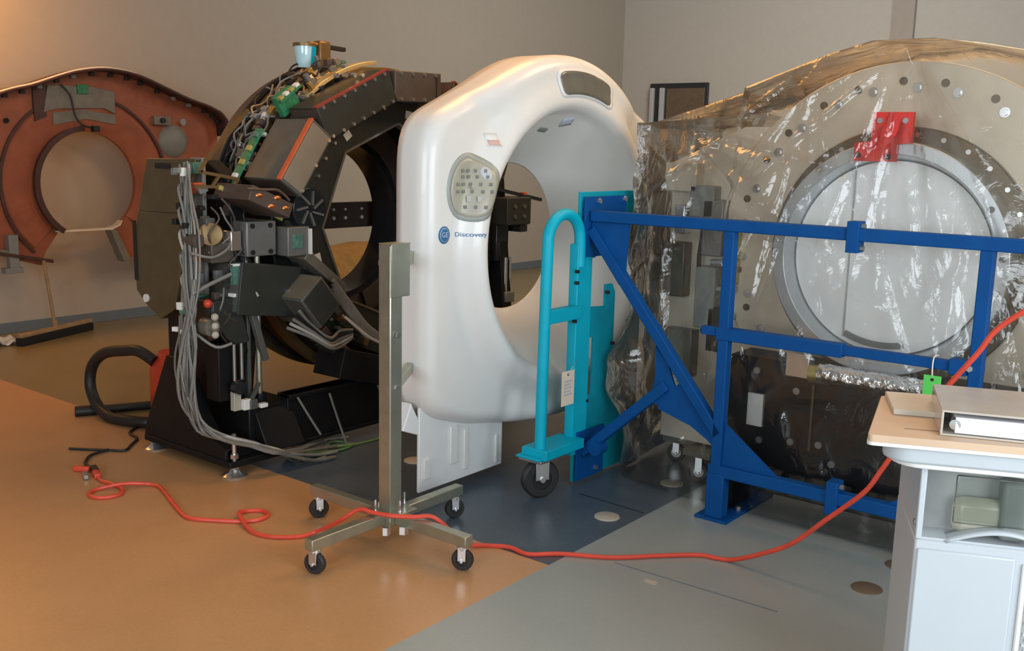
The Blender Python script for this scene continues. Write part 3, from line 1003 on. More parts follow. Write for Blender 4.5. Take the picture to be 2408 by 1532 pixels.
# fan / slip ring knot right of the copper fins
fan = MB().cyl((-1.80, .33, 1.20), (-1.70, .33, 1.20), .10, 28).build('cooling_fan', 'black_gloss', ct, bevel=0.004)
for k in range(7):
    a = 2 * pi * k / 7
    MB().bar((-1.695, .33 + .02 * cos(a), 1.20 + .02 * sin(a)), (-1.695, .33 + .085 * cos(a + .5), 1.20 + .085 * sin(a + .5)), .01, .012, up=(1, 0, 0)).build('fan_blade', 'grey_cast', fan)
# green boards, edge cards and wiring clutter on the upper left of the rotor
for y, z, x, L, ang in ((.075, 1.44, -1.84, .30, 57), (.315, 1.735, -1.83, .15, 35), (.80, 1.905, -2.05, .13, 16)):
    bd_ = MB().box((x, y, z), (.05, L, .012), Matrix.Rotation(radians(ang), 3, 'X')).build('circuit_board', 'board_green', ct)
    R = Matrix.Rotation(radians(ang), 3, 'X')
    for k in range(4):
        dd = R @ Vector((0, -L / 2 + L * (k + .5) / 4, .012))
        MB().box((x + .01, y + dd.y, z + dd.z), (.03, .025, .014), R).build('chip', rnd.choice(['black_rubber', 'label_white', 'board_teal', 'yellow_bar']), bd_)
MB().box((-1.845, .315, 1.70), (.03, .12, .10), Matrix.Rotation(radians(35), 3, 'X')).build('circuit_board', 'board_green', ct)
rnd = random.Random(5)
pal = ['black_rubber', 'grey_cast', 'duct_grey', 'black_gloss', 'label_white', 'dark_brown', 'gold_zinc', 'module_grey', 'bright_steel', 'hub_grey']
nm = {'label_white': 'terminal_block', 'gold_zinc': 'stand_off', 'black_rubber': 'relay', 'black_gloss': 'relay', 'grey_cast': 'capacitor', 'duct_grey': 'connector', 'dark_brown': 'bracket_plate', 'module_grey': 'bracket_plate', 'hub_grey': 'connector', 'bright_steel': 'terminal_block'}
for k in range(95):
    an = radians(rnd.uniform(108, 160))
    rr = rnd.uniform(.79, .875)
    x = rnd.uniform(-2.08, -1.80)
    y, z = CY + rr * cos(an), CZ_ + rr * sin(an)
    if abs(y - .228) < .1 and x > -1.88:
        x -= .15
    m = rnd.choice(pal)
    R = Matrix.Rotation(an - pi / 2 + rnd.uniform(-.2, .2), 3, 'X')
    if m == 'grey_cast':
        dd = R @ Vector((0, 0, .04))
        MB().cyl((x, y - dd.y, z - dd.z), (x, y + dd.y, z + dd.z), rnd.uniform(.01, .018), 12).build('capacitor', m, ct)
    else:
        MB().box((x, y, z), (rnd.uniform(.015, .05), rnd.uniform(.015, .055), rnd.uniform(.012, .04)), R).build(nm[m], m, ct, bevel=0.002)
for k in range(26):
    a0 = radians(rnd.uniform(112, 150))
    pts = []
    x = rnd.uniform(-2.1, -1.85)
    for q in range(5):
        an = a0 + q * .06
        rr = .86 + rnd.uniform(-.03, .03)
        pts.append((x + rnd.uniform(-.03, .03), CY + rr * cos(an), CZ_ + rr * sin(an)))
    MB().tube(pts, .005, 6).build('wire', rnd.choice(['black_rubber', 'cable_grey', 'wood_handle', 'cable_grey']), ct)
for k in range(9):
    an = radians(100 - 4 * k)
    MB().cyl((-1.72, CY + .80 * cos(an) - .32, CZ_ + .74 * sin(an)), (-1.70, CY + .80 * cos(an) - .32, CZ_ + .74 * sin(an)), .012, 8).build('bolt', 'bright_steel', ct)
# outer steel hoops on the upper left
for x, r_, m in ((-2.20, .835, 'black_gloss'), (-2.14, .85, 'black_steel'), (-2.09, .845, 'cover_bronze')):
    MB().tube([(x, CY + r_ * cos(radians(a)), CZ_ + r_ * sin(radians(a))) for a in range(112, 172, 5)], .011, 8, 2).build('edge_hoop', m, ct)
# yellow lattice bracket and yellow bars at the near pivot
br_ = MB()
br_.bar((-1.80, -.20, 1.372), (-1.80, .0, 1.338), .014, .014).bar((-1.80, -.23, 1.308), (-1.80, -.01, 1.303), .014, .014)
br_.bar((-1.80, -.14, 1.308), (-1.80, -.10, 1.356), .012, .012).bar((-1.80, -.03, 1.303), (-1.80, .0, 1.338), .012, .012).bar((-1.80, -.20, 1.372), (-1.80, -.17, 1.42), .014, .014)
br_.bar((-1.80, -.17, 1.42), (-1.85, .10, 1.65), .014, .014)
br_.build('lattice_bracket', 'bronze', ct)
for s in (0, 1):
    f = (lambda y: y) if s == 0 else mir
    MB().bar(*(((-1.80, -.11, 1.305), (-1.80, .24, 1.148)) if s == 0 else ((-1.80, 1.86, 1.262), (-1.80, 2.29, 1.19))), .022, .02).build('guide_bar', 'yellow_bar' if s == 0 else 'black_gloss', ct, label='yellow guide bar' if s == 0 else None)
    MB().lo((-1.82, .13 if s == 0 else 2.10, 1.185 if s == 0 else 1.225), (-1.785, .155 if s == 0 else 2.13, 1.21 if s == 0 else 1.24)).build('indicator', 'orange_trim', ct)
    # tilt drive: grey gearbox, connector box, motor, chromed rod
    if s == 1:
        # the far drive, seen through the bore of the white cover
        gx = MB().lo((-1.93, 1.86, 1.05), (-1.72, 2.09, 1.215)).build('gearbox', 'charcoal', ct, bevel=0.006)
        for dy, dz in ((1.93, 1.10), (2.02, 1.10), (1.93, 1.16), (2.02, 1.16)):
            MB().cyl((-1.725, dy, dz), (-1.712, dy, dz), .014, 8).build('bolt', 'module_slate', gx)
        MB().lo((-1.88, 2.04, 1.0), (-1.76, 2.11, 1.06)).build('connector_box', 'charcoal', ct, bevel=0.004)
        MB().lo((-1.90, 1.86, .83), (-1.80, 1.975, 1.05)).build('damper', 'black_gloss', ct, bevel=0.006)
        MB().lo((-1.90, 1.74, .80), (-1.80, 1.80, 1.08)).build('damper_bracket', 'black_steel', ct, bevel=0.006)
        MB().cyl((-1.78, 1.925, .62), (-1.78, 1.925, .85), .013, 14).cyl((-1.78, 1.97, .62), (-1.78, 1.97, .85), .008, 14).build('piston_rod', 'bright_steel', ct)
        MB().lo((-1.82, 1.90, .575), (-1.75, 1.985, .64)).build('clevis', 'grey_cast', ct, bevel=0.006)
        continue
    gx = MB().lo((-1.93, -.02, .99), (-1.72, .145, 1.15)).build('gearbox', 'grey_cast', ct, bevel=0.006)
    for dy, dz in ((.01, 1.01), (.11, 1.01), (.01, 1.13), (.11, 1.13)):
        MB().cyl((-1.725, dy, dz), (-1.714, dy, dz), .012, 8).build('bolt', 'black_rubber', gx)
    MB().lo((-1.75, .165, .985), (-1.66, .295, 1.12)).build('connector_box', 'grey_cast', ct, bevel=0.004)
    MB().lo((-1.665, .19, 1.02), (-1.655, .25, 1.085)).build('connector', 'board_teal', ct, bevel=0.002)
    MB().lo((-1.66, .285, .99), (-1.645, .297, 1.11)).build('edge_strip', 'label_white', ct)
    MB().cyl((-1.75, .055, .30), (-1.75, .055, .99), .013, 16).build('actuator_rod', 'zinc_steel', ct)
    MB().lo((-1.80, .0, .30), (-1.76, .02, .99)).build('actuator_rail', 'module_slate', ct, bevel=0.003)
    MB().cyl((-1.75, .055, .30), (-1.75, .055, .34), .03, 16).build('rod_nut', 'black_steel', ct)
    MB().lo((-1.80, -.09, 1.02), (-1.74, -.035, 1.11)).build('coupling', 'bright_steel', ct, bevel=0.004)
    MB().lathe([(0, .05), (.02, .05), (.05, .045), (.054, .035), (.054, 0)], (-1.80, -.15, 1.095), (.75, -.62, .1), 28).build('drive_motor', 'bronze', ct)
    MB().lo((-1.84, -.18, .97), (-1.76, -.06, 1.06)).build('motor_mount', 'module_brown', ct, bevel=0.004)
    MB().cyl((-1.88, -.23, 1.07), (-1.78, -.23, 1.07), .03, 20).build('encoder', 'module_brown', ct)
rnd = random.Random(31)
for k in range(34):
    y, z = rnd.uniform(-.19, -.03), rnd.uniform(.62, 1.30)
    if -.19 < y < -.02 and .96 < z < 1.13:
        continue
    MB().box((-1.80 + rnd.uniform(-.05, .02), y, z), (rnd.uniform(.02, .05), rnd.uniform(.015, .06), rnd.uniform(.012, .05)),
             Matrix.Rotation(rnd.choice([0, 0, .35, -.4]), 3, 'X')).build(rnd.choice(['relay', 'connector', 'bracket_plate']), rnd.choice(['black_rubber', 'black_gloss', 'charcoal', 'duct_grey', 'dark_brown', 'charcoal', 'module_slate']), ct, bevel=0.002)
for k in range(12):
    y, z = rnd.uniform(-.2, .05), rnd.uniform(.75, 1.3)
    MB().tube([(-1.77, y, z), (-1.74, y + rnd.uniform(-.05, .05), z - .05), (-1.75, y + rnd.uniform(-.08, .08), z - .12), (-1.78, y + rnd.uniform(-.08, .08), z - .2)], .0045, 6).build('wire', rnd.choice(['black_rubber', 'cable_grey', 'black_rubber', 'dark_brown']), ct)
for k in range(26):
    an = radians(rnd.uniform(196, 250))
    rr = rnd.uniform(.60, .80)
    y, z = CY + rr * cos(an), CZ_ + rr * sin(an)
    MB().box((-1.735 + rnd.uniform(-.03, .02), y, z), (rnd.uniform(.02, .06), rnd.uniform(.02, .08), rnd.uniform(.012, .04)),
             Matrix.Rotation(an - pi / 2 + rnd.uniform(-.3, .3), 3, 'X')).build(rnd.choice(['relay', 'connector', 'bracket_plate']), rnd.choice(['black_rubber', 'charcoal', 'dark_brown', 'bronze', 'module_slate', 'black_gloss', 'hub_grey']), ct, bevel=0.002)
# lower pump, valve and lower rod supports on the near end
pm = MB().prism([(-.20, .80), (-.09, .81), (-.03, .72), (.0, .60), (-.06, .58), (-.12, .62), (-.20, .74)], 'x', -1.95, -1.74).build('pump_body', 'charcoal', ct, bevel=0.008)
MB().cyl((-1.78, -.215, .69), (-1.72, -.215, .69), .04, 20).cyl((-1.74, -.215, .69), (-1.70, -.215, .69), .02, 12).build('pump_valve', 'module_grey', ct)
for z in (.66, .70, .74):
    MB().ball((-1.70, -.215, z), .017, (1, 1, 1), 8).build('fitting', 'cap_tan', ct)
MB().ball((-1.72, -.235, .80), .02, (1, 1, 1), 8).build('valve_cap', 'vac_red', ct, label='red valve cap')
MB().lo((-1.76, -.10, .815), (-1.72, -.05, .83)).build('terminal_block', 'label_white', ct)
MB().bar((-1.73, -.01, .79), (-1.73, .075, .50), .03, .03).build('support_strut', 'module_slate', ct, bevel=0.003)
for y in (-.105, -.065):
    MB().cyl((-1.72, y, .43), (-1.72, y, .60), .008, 10).build('guide_pin', 'bright_steel', ct)
MB().lo((-1.86, -.16, .33), (-1.76, -.03, .60)).build('drive_cabinet', 'black_steel', ct, bevel=0.004)
MB().cyl((-1.72, -.10, .40), (-1.68, -.10, .40), .03, 16).build('roller', 'black_gloss', ct)
cd = MB().lo((-1.74, -.10, .87), (-1.72, -.045, .96)).build('circuit_card', 'board_teal', ct)
MB().lo((-1.735, -.10, .955), (-1.715, -.045, .965)).build('card_edge', 'label_white', cd)
MB().tube([(-1.77, -.28, .84), (-1.75, -.20, .88), (-1.73, -.10, .92)], .009, 8).build('cable', 'cable_grey', ct)
MB().tube([(-1.73, -.02, .97), (-1.72, -.02, .90), (-1.71, .0, .85), (-1.70, .02, .81)], .006, 8).build('cable', 'cable_white', ct)
MB().tube([(-1.78, -.27, 1.02), (-1.74, -.20, 1.0), (-1.73, -.14, 1.02), (-1.73, -.10, 1.05)], .006, 8).build('cable', 'cable_grey', ct)
MB().tube([(-1.78, -.26, .66), (-1.72, -.20, .60), (-1.70, -.13, .61)], .007, 8).build('cable', 'cable_grey', ct)
# plinth clutter
for y, x, h, m in ((-.05, -1.70, .05, 'label_white'), (.0, -1.74, .03, 'board_green'), (-.09, -1.72, .09, 'cap_tan'), (.03, -1.68, .02, 'label_white'), (-.02, -1.69, .045, 'module_slate')):
    MB().lo((x - .03, y - .02, .285), (x, y + .02, .285 + h)).build('terminal_block', m, ct, bevel=0.003)
MB().bar((-1.72, -.03, .30), (-1.72, .03, .40), .012, .018).build('support_strut', 'module_slate', ct)
MB().lo((-1.76, -.07, .30), (-1.75, -.055, .42)).build('clamp_post', 'red_trim', ct)
# ring of brown bearing segments low on the drum and loose harness arcs
for k in range(11):
    an = radians(205 + 6 * k)
    rr = .765
    y, z = CY + rr * cos(an), CZ_ + rr * sin(an)
    MB().box((-1.74, y, z), (.10, .06, .07), Matrix.Rotation(an - pi / 2, 3, 'X')).build('bearing_block', ['dark_brown', 'charcoal', 'bronze'][k % 3], ct, bevel=0.004)
for k in range(5):
    MB().tube([(-1.62 + .01 * k, .12 + .01 * k, .66 + .02 * k), (-1.60, .25, .60 + .015 * k), (-1.60, .36, .535 + .012 * k), (-1.64, .46, .52 + .02 * k), (-1.66, .56, .55 + .01 * k)], .008, 8).build('cable', ['cable_grey', 'cable_white', 'cable_grey', 'black_rubber', 'cable_grey'][k], ct)
for k in range(4):
    MB().tube([(-1.62, .40, .86 - .02 * k), (-1.61, .50, .74 - .02 * k), (-1.60, .60, .62 - .02 * k), (-1.58, .70, .54)], .011, 8).build('cable', 'cable_grey', ct)
MB().tube([(-1.58, .44, .68), (-1.54, .56, .57), (-1.50, .64, .52), (-1.2, .55, .48), (-.92, .20, .53), (-.86, .115, .56)], .007, 8).build('cable', 'cable_white', ct, label='thin white lead running across to the white cover')

# glass filter cup with bronze valve on top of the frame
cup = MB().lathe([(0, 0), (.035, .002), (.045, .03), (.052, .09), (.052, .11)], (-2.1, .645, 1.885), (0, 0, 1), 28).build('filter_cup', 'cup_glass', ct)
MB().bar((-2.046, .655, 1.90), (-2.04, .66, 1.99), .004, .022, up=(0, 1, 0)).build('cup_stripe', 'cup_stripe', cup)
MB().cyl((-2.1, .645, 1.993), (-2.1, .645, 2.008), .06, 24).build('cup_lid', 'bronze', cup)
MB().lo((-2.13, .72, 1.87), (-2.07, .80, 2.03)).lo((-2.12, .66, 1.995), (-2.08, .80, 2.02)).build('valve_body', 'bronze', ct, bevel=0.012)
MB().bar((-2.1, .79, 2.005), (-2.1, .915, 2.0), .03, .022).build('valve_handle', 'black_rubber', ct, bevel=0.004)

# grey cable bundle down the near front edge, round the foot and out onto the floor
rnd = random.Random(12)
spine = [(-1.86, -.215, 1.40), (-1.86, -.225, 1.25), (-1.84, -.235, 1.08), (-1.82, -.26, .90), (-1.81, -.28, .74), (-1.81, -.29, .60), (-1.80, -.30, .46), (-1.79, -.29, .33), (-1.76, -.255, .23), (-1.69, -.205, .17), (-1.62, -.10, .13), (-1.57, .04, .07)]
ends = [(-1.66, .30, .012), (-1.72, .42, .012), (-1.80, .55, .012), (-1.60, .38, .012), (-1.55, .30, .012), (-1.68, .50, .012)]
for k in range(26):
    ph = rnd.uniform(0, 6.28)
    ra = rnd.uniform(.012, .062)
    pts = []
    st_ = 0 if k < 9 else rnd.choice([1, 2, 3, 4])
    for q, (x, y, z) in enumerate(spine):
        if q < st_:
            continue
        w = ra * (1.0 if q < 8 else .8) * rnd.uniform(.8, 1.25)
        a = ph + q * .5
        if q < 9:
            pts.append((x + w * cos(a) + rnd.uniform(-.012, .012), y - abs(w * sin(a)) * .45 + .01, z + rnd.uniform(-.02, .02)))
        else:
            pts.append((x + w * .6 * cos(a) + .02, y + w * .6 * sin(a) - .015, z + .018 + w * .25 * abs(sin(a))))
    e_ = ends[k % len(ends)]
    j = rnd.uniform(-.05, .05)
    pts.append((e_[0] + j, e_[1] - .12 + j, .02))
    pts.append((e_[0] + j * 1.5, e_[1] + j, .012))
    MB().tube(pts, rnd.choice([.005, .006, .007, .008]), 8, 3).build('cable', rnd.choice(['cable_grey', 'cable_grey', 'module_slate', 'module_grey', 'cable_white' if k % 4 == 0 else 'cable_grey']), ct)
for k in range(22):
    zz = rnd.uniform(.62, 1.38)
    MB().box((-1.86 + .04 * (zz - .6) * -1 + rnd.uniform(-.05, .06), -.245 - .03 * (zz < .95) + rnd.uniform(-.015, .015), zz), (rnd.uniform(.015, .035), rnd.uniform(.015, .03), rnd.uniform(.012, .04)),
             Matrix.Rotation(rnd.uniform(-.5, .5), 3, 'Z')).build('connector', rnd.choice(['black_rubber', 'black_rubber', 'board_teal', 'duct_grey', 'label_white']), ct, bevel=0.002)
for k in range(7):
    zz = .72 + .1 * k
    sx = .05 + .02 * rnd.random()
    MB().tube([(-1.92, -.19, zz), (-1.88, -.24 - sx * .3, zz - .02), (-1.86, -.25, zz - .12), (-1.84, -.25, zz - .22)], .006, 6).build('cable', rnd.choice(['cable_white', 'cable_grey', 'cable_grey']), ct)
MB().tube([(-2.02, -.17, .66), (-2.04, -.20, .52), (-2.0, -.22, .40), (-1.9, -.23, .33)], .005, 6).build('cable', 'cable_grey', ct)
for (ya, za), (yb, zb) in (((.22, .30), (.33, .10)), ((.42, .285), (.50, .012)), ((.75, .27), (.86, .02))):
    MB().tube([(-1.675, ya, za), (-1.66, (ya + yb) / 2, (za + zb) / 2), (-1.64, yb, zb)], .006, 6).build('cable', 'cable_grey', ct)
MB().tube([(-1.66, .25, .02), (-1.60, .40, .01), (-1.62, .52, .01), (-1.72, .50, .01), (-1.70, .40, .012), (-1.62, .44, .02), (-1.60, .62, .01), (-1.62, .9, .01)], .006, 6).build('cable', 'wire_green', ct, label='green earth wire looped on the floor')

# ================================================================== crumpled kraft paper heap behind the scanner
b = MB()


def heap(i, j):
    u, v = i / 23 * 2 - 1, j / 17 * 2 - 1
    r = max(abs(u), abs(v))
    h = .64 * max(0, 1 - (u * .95) ** 4) * max(0, 1 - v ** 4) * (1 - .18 * u)
    nn = noise.noise(Vector((u * 2.2, v * 2.2, 4.0)))
    return Vector((-4.55 + .55 * v, 3.08 + .62 * u, max(0.0, h * (1 + .22 * nn)) if r < 1 else 0.0))


b.grid(heap, 24, 18)
tag(b.build('packing_paper', 'kraft', solid=0.004, off=1), 'heap of ochre brown packing paper on the floor seen through the black scanner bore', 'packing paper')

ol = MB().lo((-5.76, 4.215, .385), (-5.748, 4.285, .475)).build('wall_outlet', 'black_rubber', bevel=0.002)
tag(ol, 'small dark outlet plate low on the left wall seen through the scanner bore', 'outlet')

# ================================================================== vacuum cleaner, wand, cords
vc = thing('vacuum_cleaner', 'red vacuum cleaner with thick black hose behind the black scanner foot', 'vacuum cleaner', (-2.78, .12, 0))
MB().lathe([(0, .06), (.13, .06), (.15, .09), (.15, .30), (.145, .34), (.10, .40), (0, .41)], (-2.60, .18, 0), (0, 0, 1), 40).build('body', 'vac_red', vc)
MB().lathe([(.152, .0), (.16, .02), (.16, .07), (.152, .09)], (-2.60, .18, 0), (0, 0, 1), 40).cyl((-2.60, .18, 0), (-2.60, .18, .062), .15, 32).build('base_ring', 'black_rubber', vc)
hose = [(-2.62, .05, .36), (-2.72, .02, .405), (-2.83, .0, .395), (-2.99, -.02, .36), (-3.10, -.03, .28), (-3.12, -.04, .17), (-3.05, -.05, .08), (-2.92, -.06, .032), (-2.78, -.05, .032), (-2.66, .0, .032), (-2.62, .05, .032)]
ho = MB().tube(hose, .030, 16, 8).build('hose', 'black_rubber', vc)
wd = MB().cyl((-3.14, -.125, .026), (-2.93, .33, .026), .024, 18).cyl((-3.14, -.125, .026), (-3.09, -.015, .026), .03, 18).build('vacuum_wand', 'black_rubber', bevel=0.003)
tag(wd, 'straight black vacuum tube lying on the floor beside the hose loop', 'vacuum tube')
b = MB().tube([(-2.70, .0, .008), (-2.62, -.11, .008), (-2.50, -.14, .008), (-2.42, -.22, .008), (-2.36, -.29, .008), (-2.42, -.34, .008), (-2.50, -.40, .008), (-2.58, -.455, .008)], .007, 8)
pc_ = thing('power_cord', 'black power cord on the orange floor between vacuum and red cord', 'power cord', (-2.5, -.3, 0))
b.build('cord', 'black_rubber', pc_)
MB().tube([(-2.42, -.34, .010), (-2.40, -.44, .010), (-2.34, -.50, .010), (-2.29, -.53, .010), (-2.20, -.545, .012)], .007, 8).build('cord', 'black_rubber', pc_)
MB().bar((-2.21, -.535, .014), (-2.12, -.57, .014), .028, .026).build('plug', 'black_rubber', pc_, bevel=0.006)

ex = thing('extension_cord', 'long red extension cord snaking over the floor from the plug to the right edge', 'extension cord', (-.9, -.4, 0))
zc = .0075
pts = [(-2.11, -.578, .012), (-2.03, -.600, zc), (-1.95, -.59, zc), (-1.86, -.598, zc), (-1.805, -.645, zc), (-1.82, -.71, zc), (-1.875, -.735, zc), (-1.93, -.70, zc), (-1.925, -.635, .012), (-1.88, -.575, .022),
       (-1.84, -.50, .012), (-1.80, -.475, zc), (-1.74, -.483, zc), (-1.58, -.54, zc), (-1.41, -.598, zc), (-1.34, -.602, zc), (-1.25, -.55, zc), (-1.166, -.488, zc), (-1.13, -.43, zc), (-1.145, -.375, zc), (-1.20, -.36, zc), (-1.243, -.40, zc),
       (-1.235, -.45, .018), (-1.17, -.49, .022), (-1.10, -.515, .012), (-1.03, -.53, zc), (-.964, -.517, zc), (-.92, -.49, zc), (-.87, -.435, zc), (-.84, -.38, .02), (-.72, -.375, .09), (-.645, -.34, .147), (-.58, -.33, .149), (-.50, -.305, .149), (-.44, -.255, .146), (-.395, -.205, .144), (-.355, -.165, .10), (-.325, -.10, .025), (-.285, -.03, zc),
       (-.20, .02, zc), (-.107, .015, zc), (-.016, .10, zc), (.148, .20, zc), (.27, .33, zc), (.377, .435, zc), (.44, .455, zc), (.499, .47, .012),
       (.60, .47, .06), (.723, .47, .136), (.838, .47, .254), (.961, .47, .384), (1.01, .47, .47), (1.04, .47, .528), (1.10, .47, .64), (1.179, .47, .768), (1.218, .47, .83), (1.273, .47, .913), (1.314, .47, .986), (1.379, .47, 1.049), (1.45, .48, 1.10), (1.55, .58, 1.17), (1.63, .74, 1.235), (1.66, .85, 1.256), (1.67, .893, 1.19), (1.68, .895, .70), (1.69, .895, .10), (1.72, .88, .0075), (1.9, .80, .0075)]
MB().tube(pts, .0085, 8, 5).build('cord', 'cord_red', ex)
MB().bar((-2.14, -.565, .014), (-2.07, -.592, .014), .03, .026).build('socket', 'cord_red', ex, bevel=0.006)
MB().bar((-2.265, -.60, .012), (-2.20, -.56, .012), .025, .024).build('socket', 'cord_red', ex, bevel=0.006)
MB().bar((-2.17, -.60, .012), (-2.10, -.63, .012), .022, .02).build('plug', 'hub_grey', ex, bevel=0.004)

# ================================================================== teal side dolly
dl = thing('side_dolly', 'teal painted transport dolly with looped handle and one big black caster', 'dolly', (-0.46, 0.9, 0))
XD = -0.46
lp = [(XD, .545, .21), (XD, .548, .6), (XD, .552, 1.10)]
loop = [(XD, .548, .21), (XD, .552, .60), (XD, .562, 1.09)] + [(XD, .680 - .116 * cos(a), 1.125 + .108 * sin(a)) for a in [radians(t) for t in range(15, 180, 15)]] + [(XD, .798, 1.11), (XD, .80, 1.06), (XD, .80, 1.0)]
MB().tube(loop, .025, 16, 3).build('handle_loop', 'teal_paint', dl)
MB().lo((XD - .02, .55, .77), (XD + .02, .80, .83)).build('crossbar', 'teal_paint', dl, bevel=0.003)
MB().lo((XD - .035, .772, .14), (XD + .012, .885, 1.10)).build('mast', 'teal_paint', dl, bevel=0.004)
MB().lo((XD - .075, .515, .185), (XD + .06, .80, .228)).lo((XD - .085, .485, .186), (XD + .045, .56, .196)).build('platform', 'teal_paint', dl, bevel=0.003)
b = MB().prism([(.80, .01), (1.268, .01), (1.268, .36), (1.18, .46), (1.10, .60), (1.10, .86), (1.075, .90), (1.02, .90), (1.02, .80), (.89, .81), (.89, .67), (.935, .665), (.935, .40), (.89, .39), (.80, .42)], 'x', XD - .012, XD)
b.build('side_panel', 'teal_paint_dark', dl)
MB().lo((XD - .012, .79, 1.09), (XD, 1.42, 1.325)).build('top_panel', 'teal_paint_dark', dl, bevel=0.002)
MB().lo((XD - .012, .885, 1.03), (XD - .004, .93, 1.1)).build('top_tab', 'teal_paint_dark', dl)
for y, z in ((.772, .98), (.772, .93), (.765, .76), (1.02, .865), (.88, .38), (1.08, .62)):
    MB().cyl((XD - .0, y, z), (XD + .017, y, z), .008, 10).build('bolt', 'black_rubber', dl)
caster(dl, XD - .01, .565, .178, .086, radians(62), .046, 'tyre')
MB().lo((XD - .07, .49, .174), (XD + .05, .63, .185)).build('caster_plate', 'bright_steel', dl, bevel=0.002)

# paper tag wired to the dolly
tg = thing('hang_tag', 'cream paper tag wired to the teal dolly mast', 'tag', (XD + .03, .70, .39))
MB().lo((XD + .028, .655, .395), (XD + .0295, .748, .55)).build('card', 'tag_cream', tg)
for k, z in enumerate((.50, .485, .47, .455, .44)):
    MB().lo((XD + .0295, .672, z), (XD + .0298, .73 - .01 * (k % 2), z + .007)).build('print_line', 'tag_print', tg)
MB().cyl((XD + .0295, .70, .535), (XD + .0305, .70, .535), .008, 12).build('eyelet', 'hub_grey', tg)
MB().tube([(XD + .03, .70, .535), (XD + .035, .73, .57), (XD + .025, .775, .59)], .0015, 5).build('wire', 'bright_steel', tg)

# ================================================================== blue support frame
YF = 0.85
bf = thing('support_frame', 'blue steel tube frame with diagonal brace standing before the wrapped scanner', 'frame', (0.5, YF, 0))
T = .045


def hbar(x0, x1, z, h=T, t=.050, y=YF):
    return MB().lo((x0, y - t / 2, z - h / 2), (x1, y + t / 2, z + h / 2))


hbar(-.43, 1.75, 1.208 if False else 1.222, .047).build('top_rail', 'blue_paint', bf, bevel=0.004)
hbar(.20, .72, .785, .052).build('middle_sleeve', 'blue_paint', bf, bevel=0.004)
hbar(.70, 1.21, .787, .036, .036).build('middle_rail', 'blue_paint', bf, bevel=0.003)
hbar(.13, .21, .79, .035, .035).build('middle_stub', 'blue_paint', bf, bevel=0.003)
hbar(.20, 1.60, .212, .05).build('bottom_rail', 'blue_paint', bf, bevel=0.004)
for x in (.232, 1.186):
    MB().lo((x - T / 2, YF - T / 2, .02), (x + T / 2, YF + T / 2, 1.20)).build('upright', 'blue_paint', bf, bevel=0.004)
    # foot: channel, base plate, gusset
    MB().lo((x - .032, YF - .03, .012), (x + .045, YF + .03, .20)).build('foot_post', 'blue_paint', bf, bevel=0.004)
    MB().prism([(x - .07, YF - .045), (x + .075, YF - .045), (x + .075, YF + .42), (x + .03, YF + .50), (x - .07, YF + .50)], 'z', 0.0, .012).build('foot_plate', 'blue_paint', bf, bevel=0.002)
    MB().prism([(YF + .03, .012), (YF + .36, .012), (YF + .05, .19), (YF + .03, .19)], 'x', x + .0, x + .012).build('foot_gusset', 'black_steel', bf)
    MB().cyl((x + .05, YF + .12, .012), (x + .05, YF + .12, .03), .012, 6).build('anchor_bolt', 'bright_steel', bf)
MB().prism([(.255, .235), (.50, .235), (.258, .415)], 'y', YF - .004, YF + .004).build('gusset', 'blue_paint', bf)
MB().prism([(1.163, .235), (.93, .235), (1.163, .40)], 'y', YF - .004, YF + .004).build('gusset', 'blue_paint', bf)
# diagonal brace and its mate, with gusset plates between
MB().bar((-.43, YF, 1.165), (.232, YF, .36), T, T, up=(0, 1, 0)).build('diagonal_brace', 'blue_paint', bf, bevel=0.004)
MB().bar((-.44, YF, .145), (-.02, YF, .53), T, T, up=(0, 1, 0)).build('lower_brace', 'blue_paint', bf, bevel=0.004)
MB().prism([(-.085, .69), (-.02, .62), (.03, .50), (-.05, .43), (-.10, .45), (-.08, .55)], 'y', YF - .005, YF + .005).build('gusset', 'blue_paint', bf)
MB().prism([(-.05, .46), (-.06, .42), (.10, .375), (.18, .33), (.22, .30), (.22, .40), (.05, .56)], 'y', YF - .006, YF + .006).build('gusset', 'blue_paint', bf)
MB().prism([(-.43, 1.20), (-.24, 1.20), (-.255, .93), (-.28, .93), (-.44, 1.13)], 'y', YF - .004, YF + .004).build('gusset', 'blue_paint', bf)
MB().cyl((-.36, YF - .03, .185), (-.36, YF + .03, .185), .035, 20).build('pivot', 'blue_paint', bf)
# plates bolted to the dolly panel
for ya, yb, za, zb in ((.80, 1.13, 1.04, 1.305), (.80, 1.02, .015, .245)):
    MB().lo((XD + .012, ya, za), (XD + .022, yb, zb)).build('end_plate', 'blue_paint', bf, bevel=0.002)
for y, z in ((.90, 1.285), (1.11, 1.29), (.95, .05)):
    MB().cyl((XD + .022, y, z), (XD + .034, y, z), .012, 6).build('bolt', 'bright_steel', bf)
# clamp sleeves on the rails
for zc_, h in ((1.213, .115), (.212, .13)):
    x = .728
    MB().lo((x - .024, YF - .034, zc_ - h / 2), (x + .022, YF + .034, zc_ + h / 2)).build('rail_clamp', 'blue_paint', bf, bevel=0.003)
    for dz in (-h * .35, h * .35):
        MB().cyl((x + .022, YF - .005, zc_ + dz), (x + .036, YF - .005, zc_ + dz), .010, 6).build('bolt', 'grey_cast', bf)
MB().lo((1.10, YF - .028, .76), (1.16, YF + .028, .815)).build('rail_clamp', 'blue_paint', bf, bevel=0.003)
MB().cyl((1.17, YF - .034, .79), (1.17, YF - .022, .79), .012, 6).build('bolt', 'bright_steel', bf)

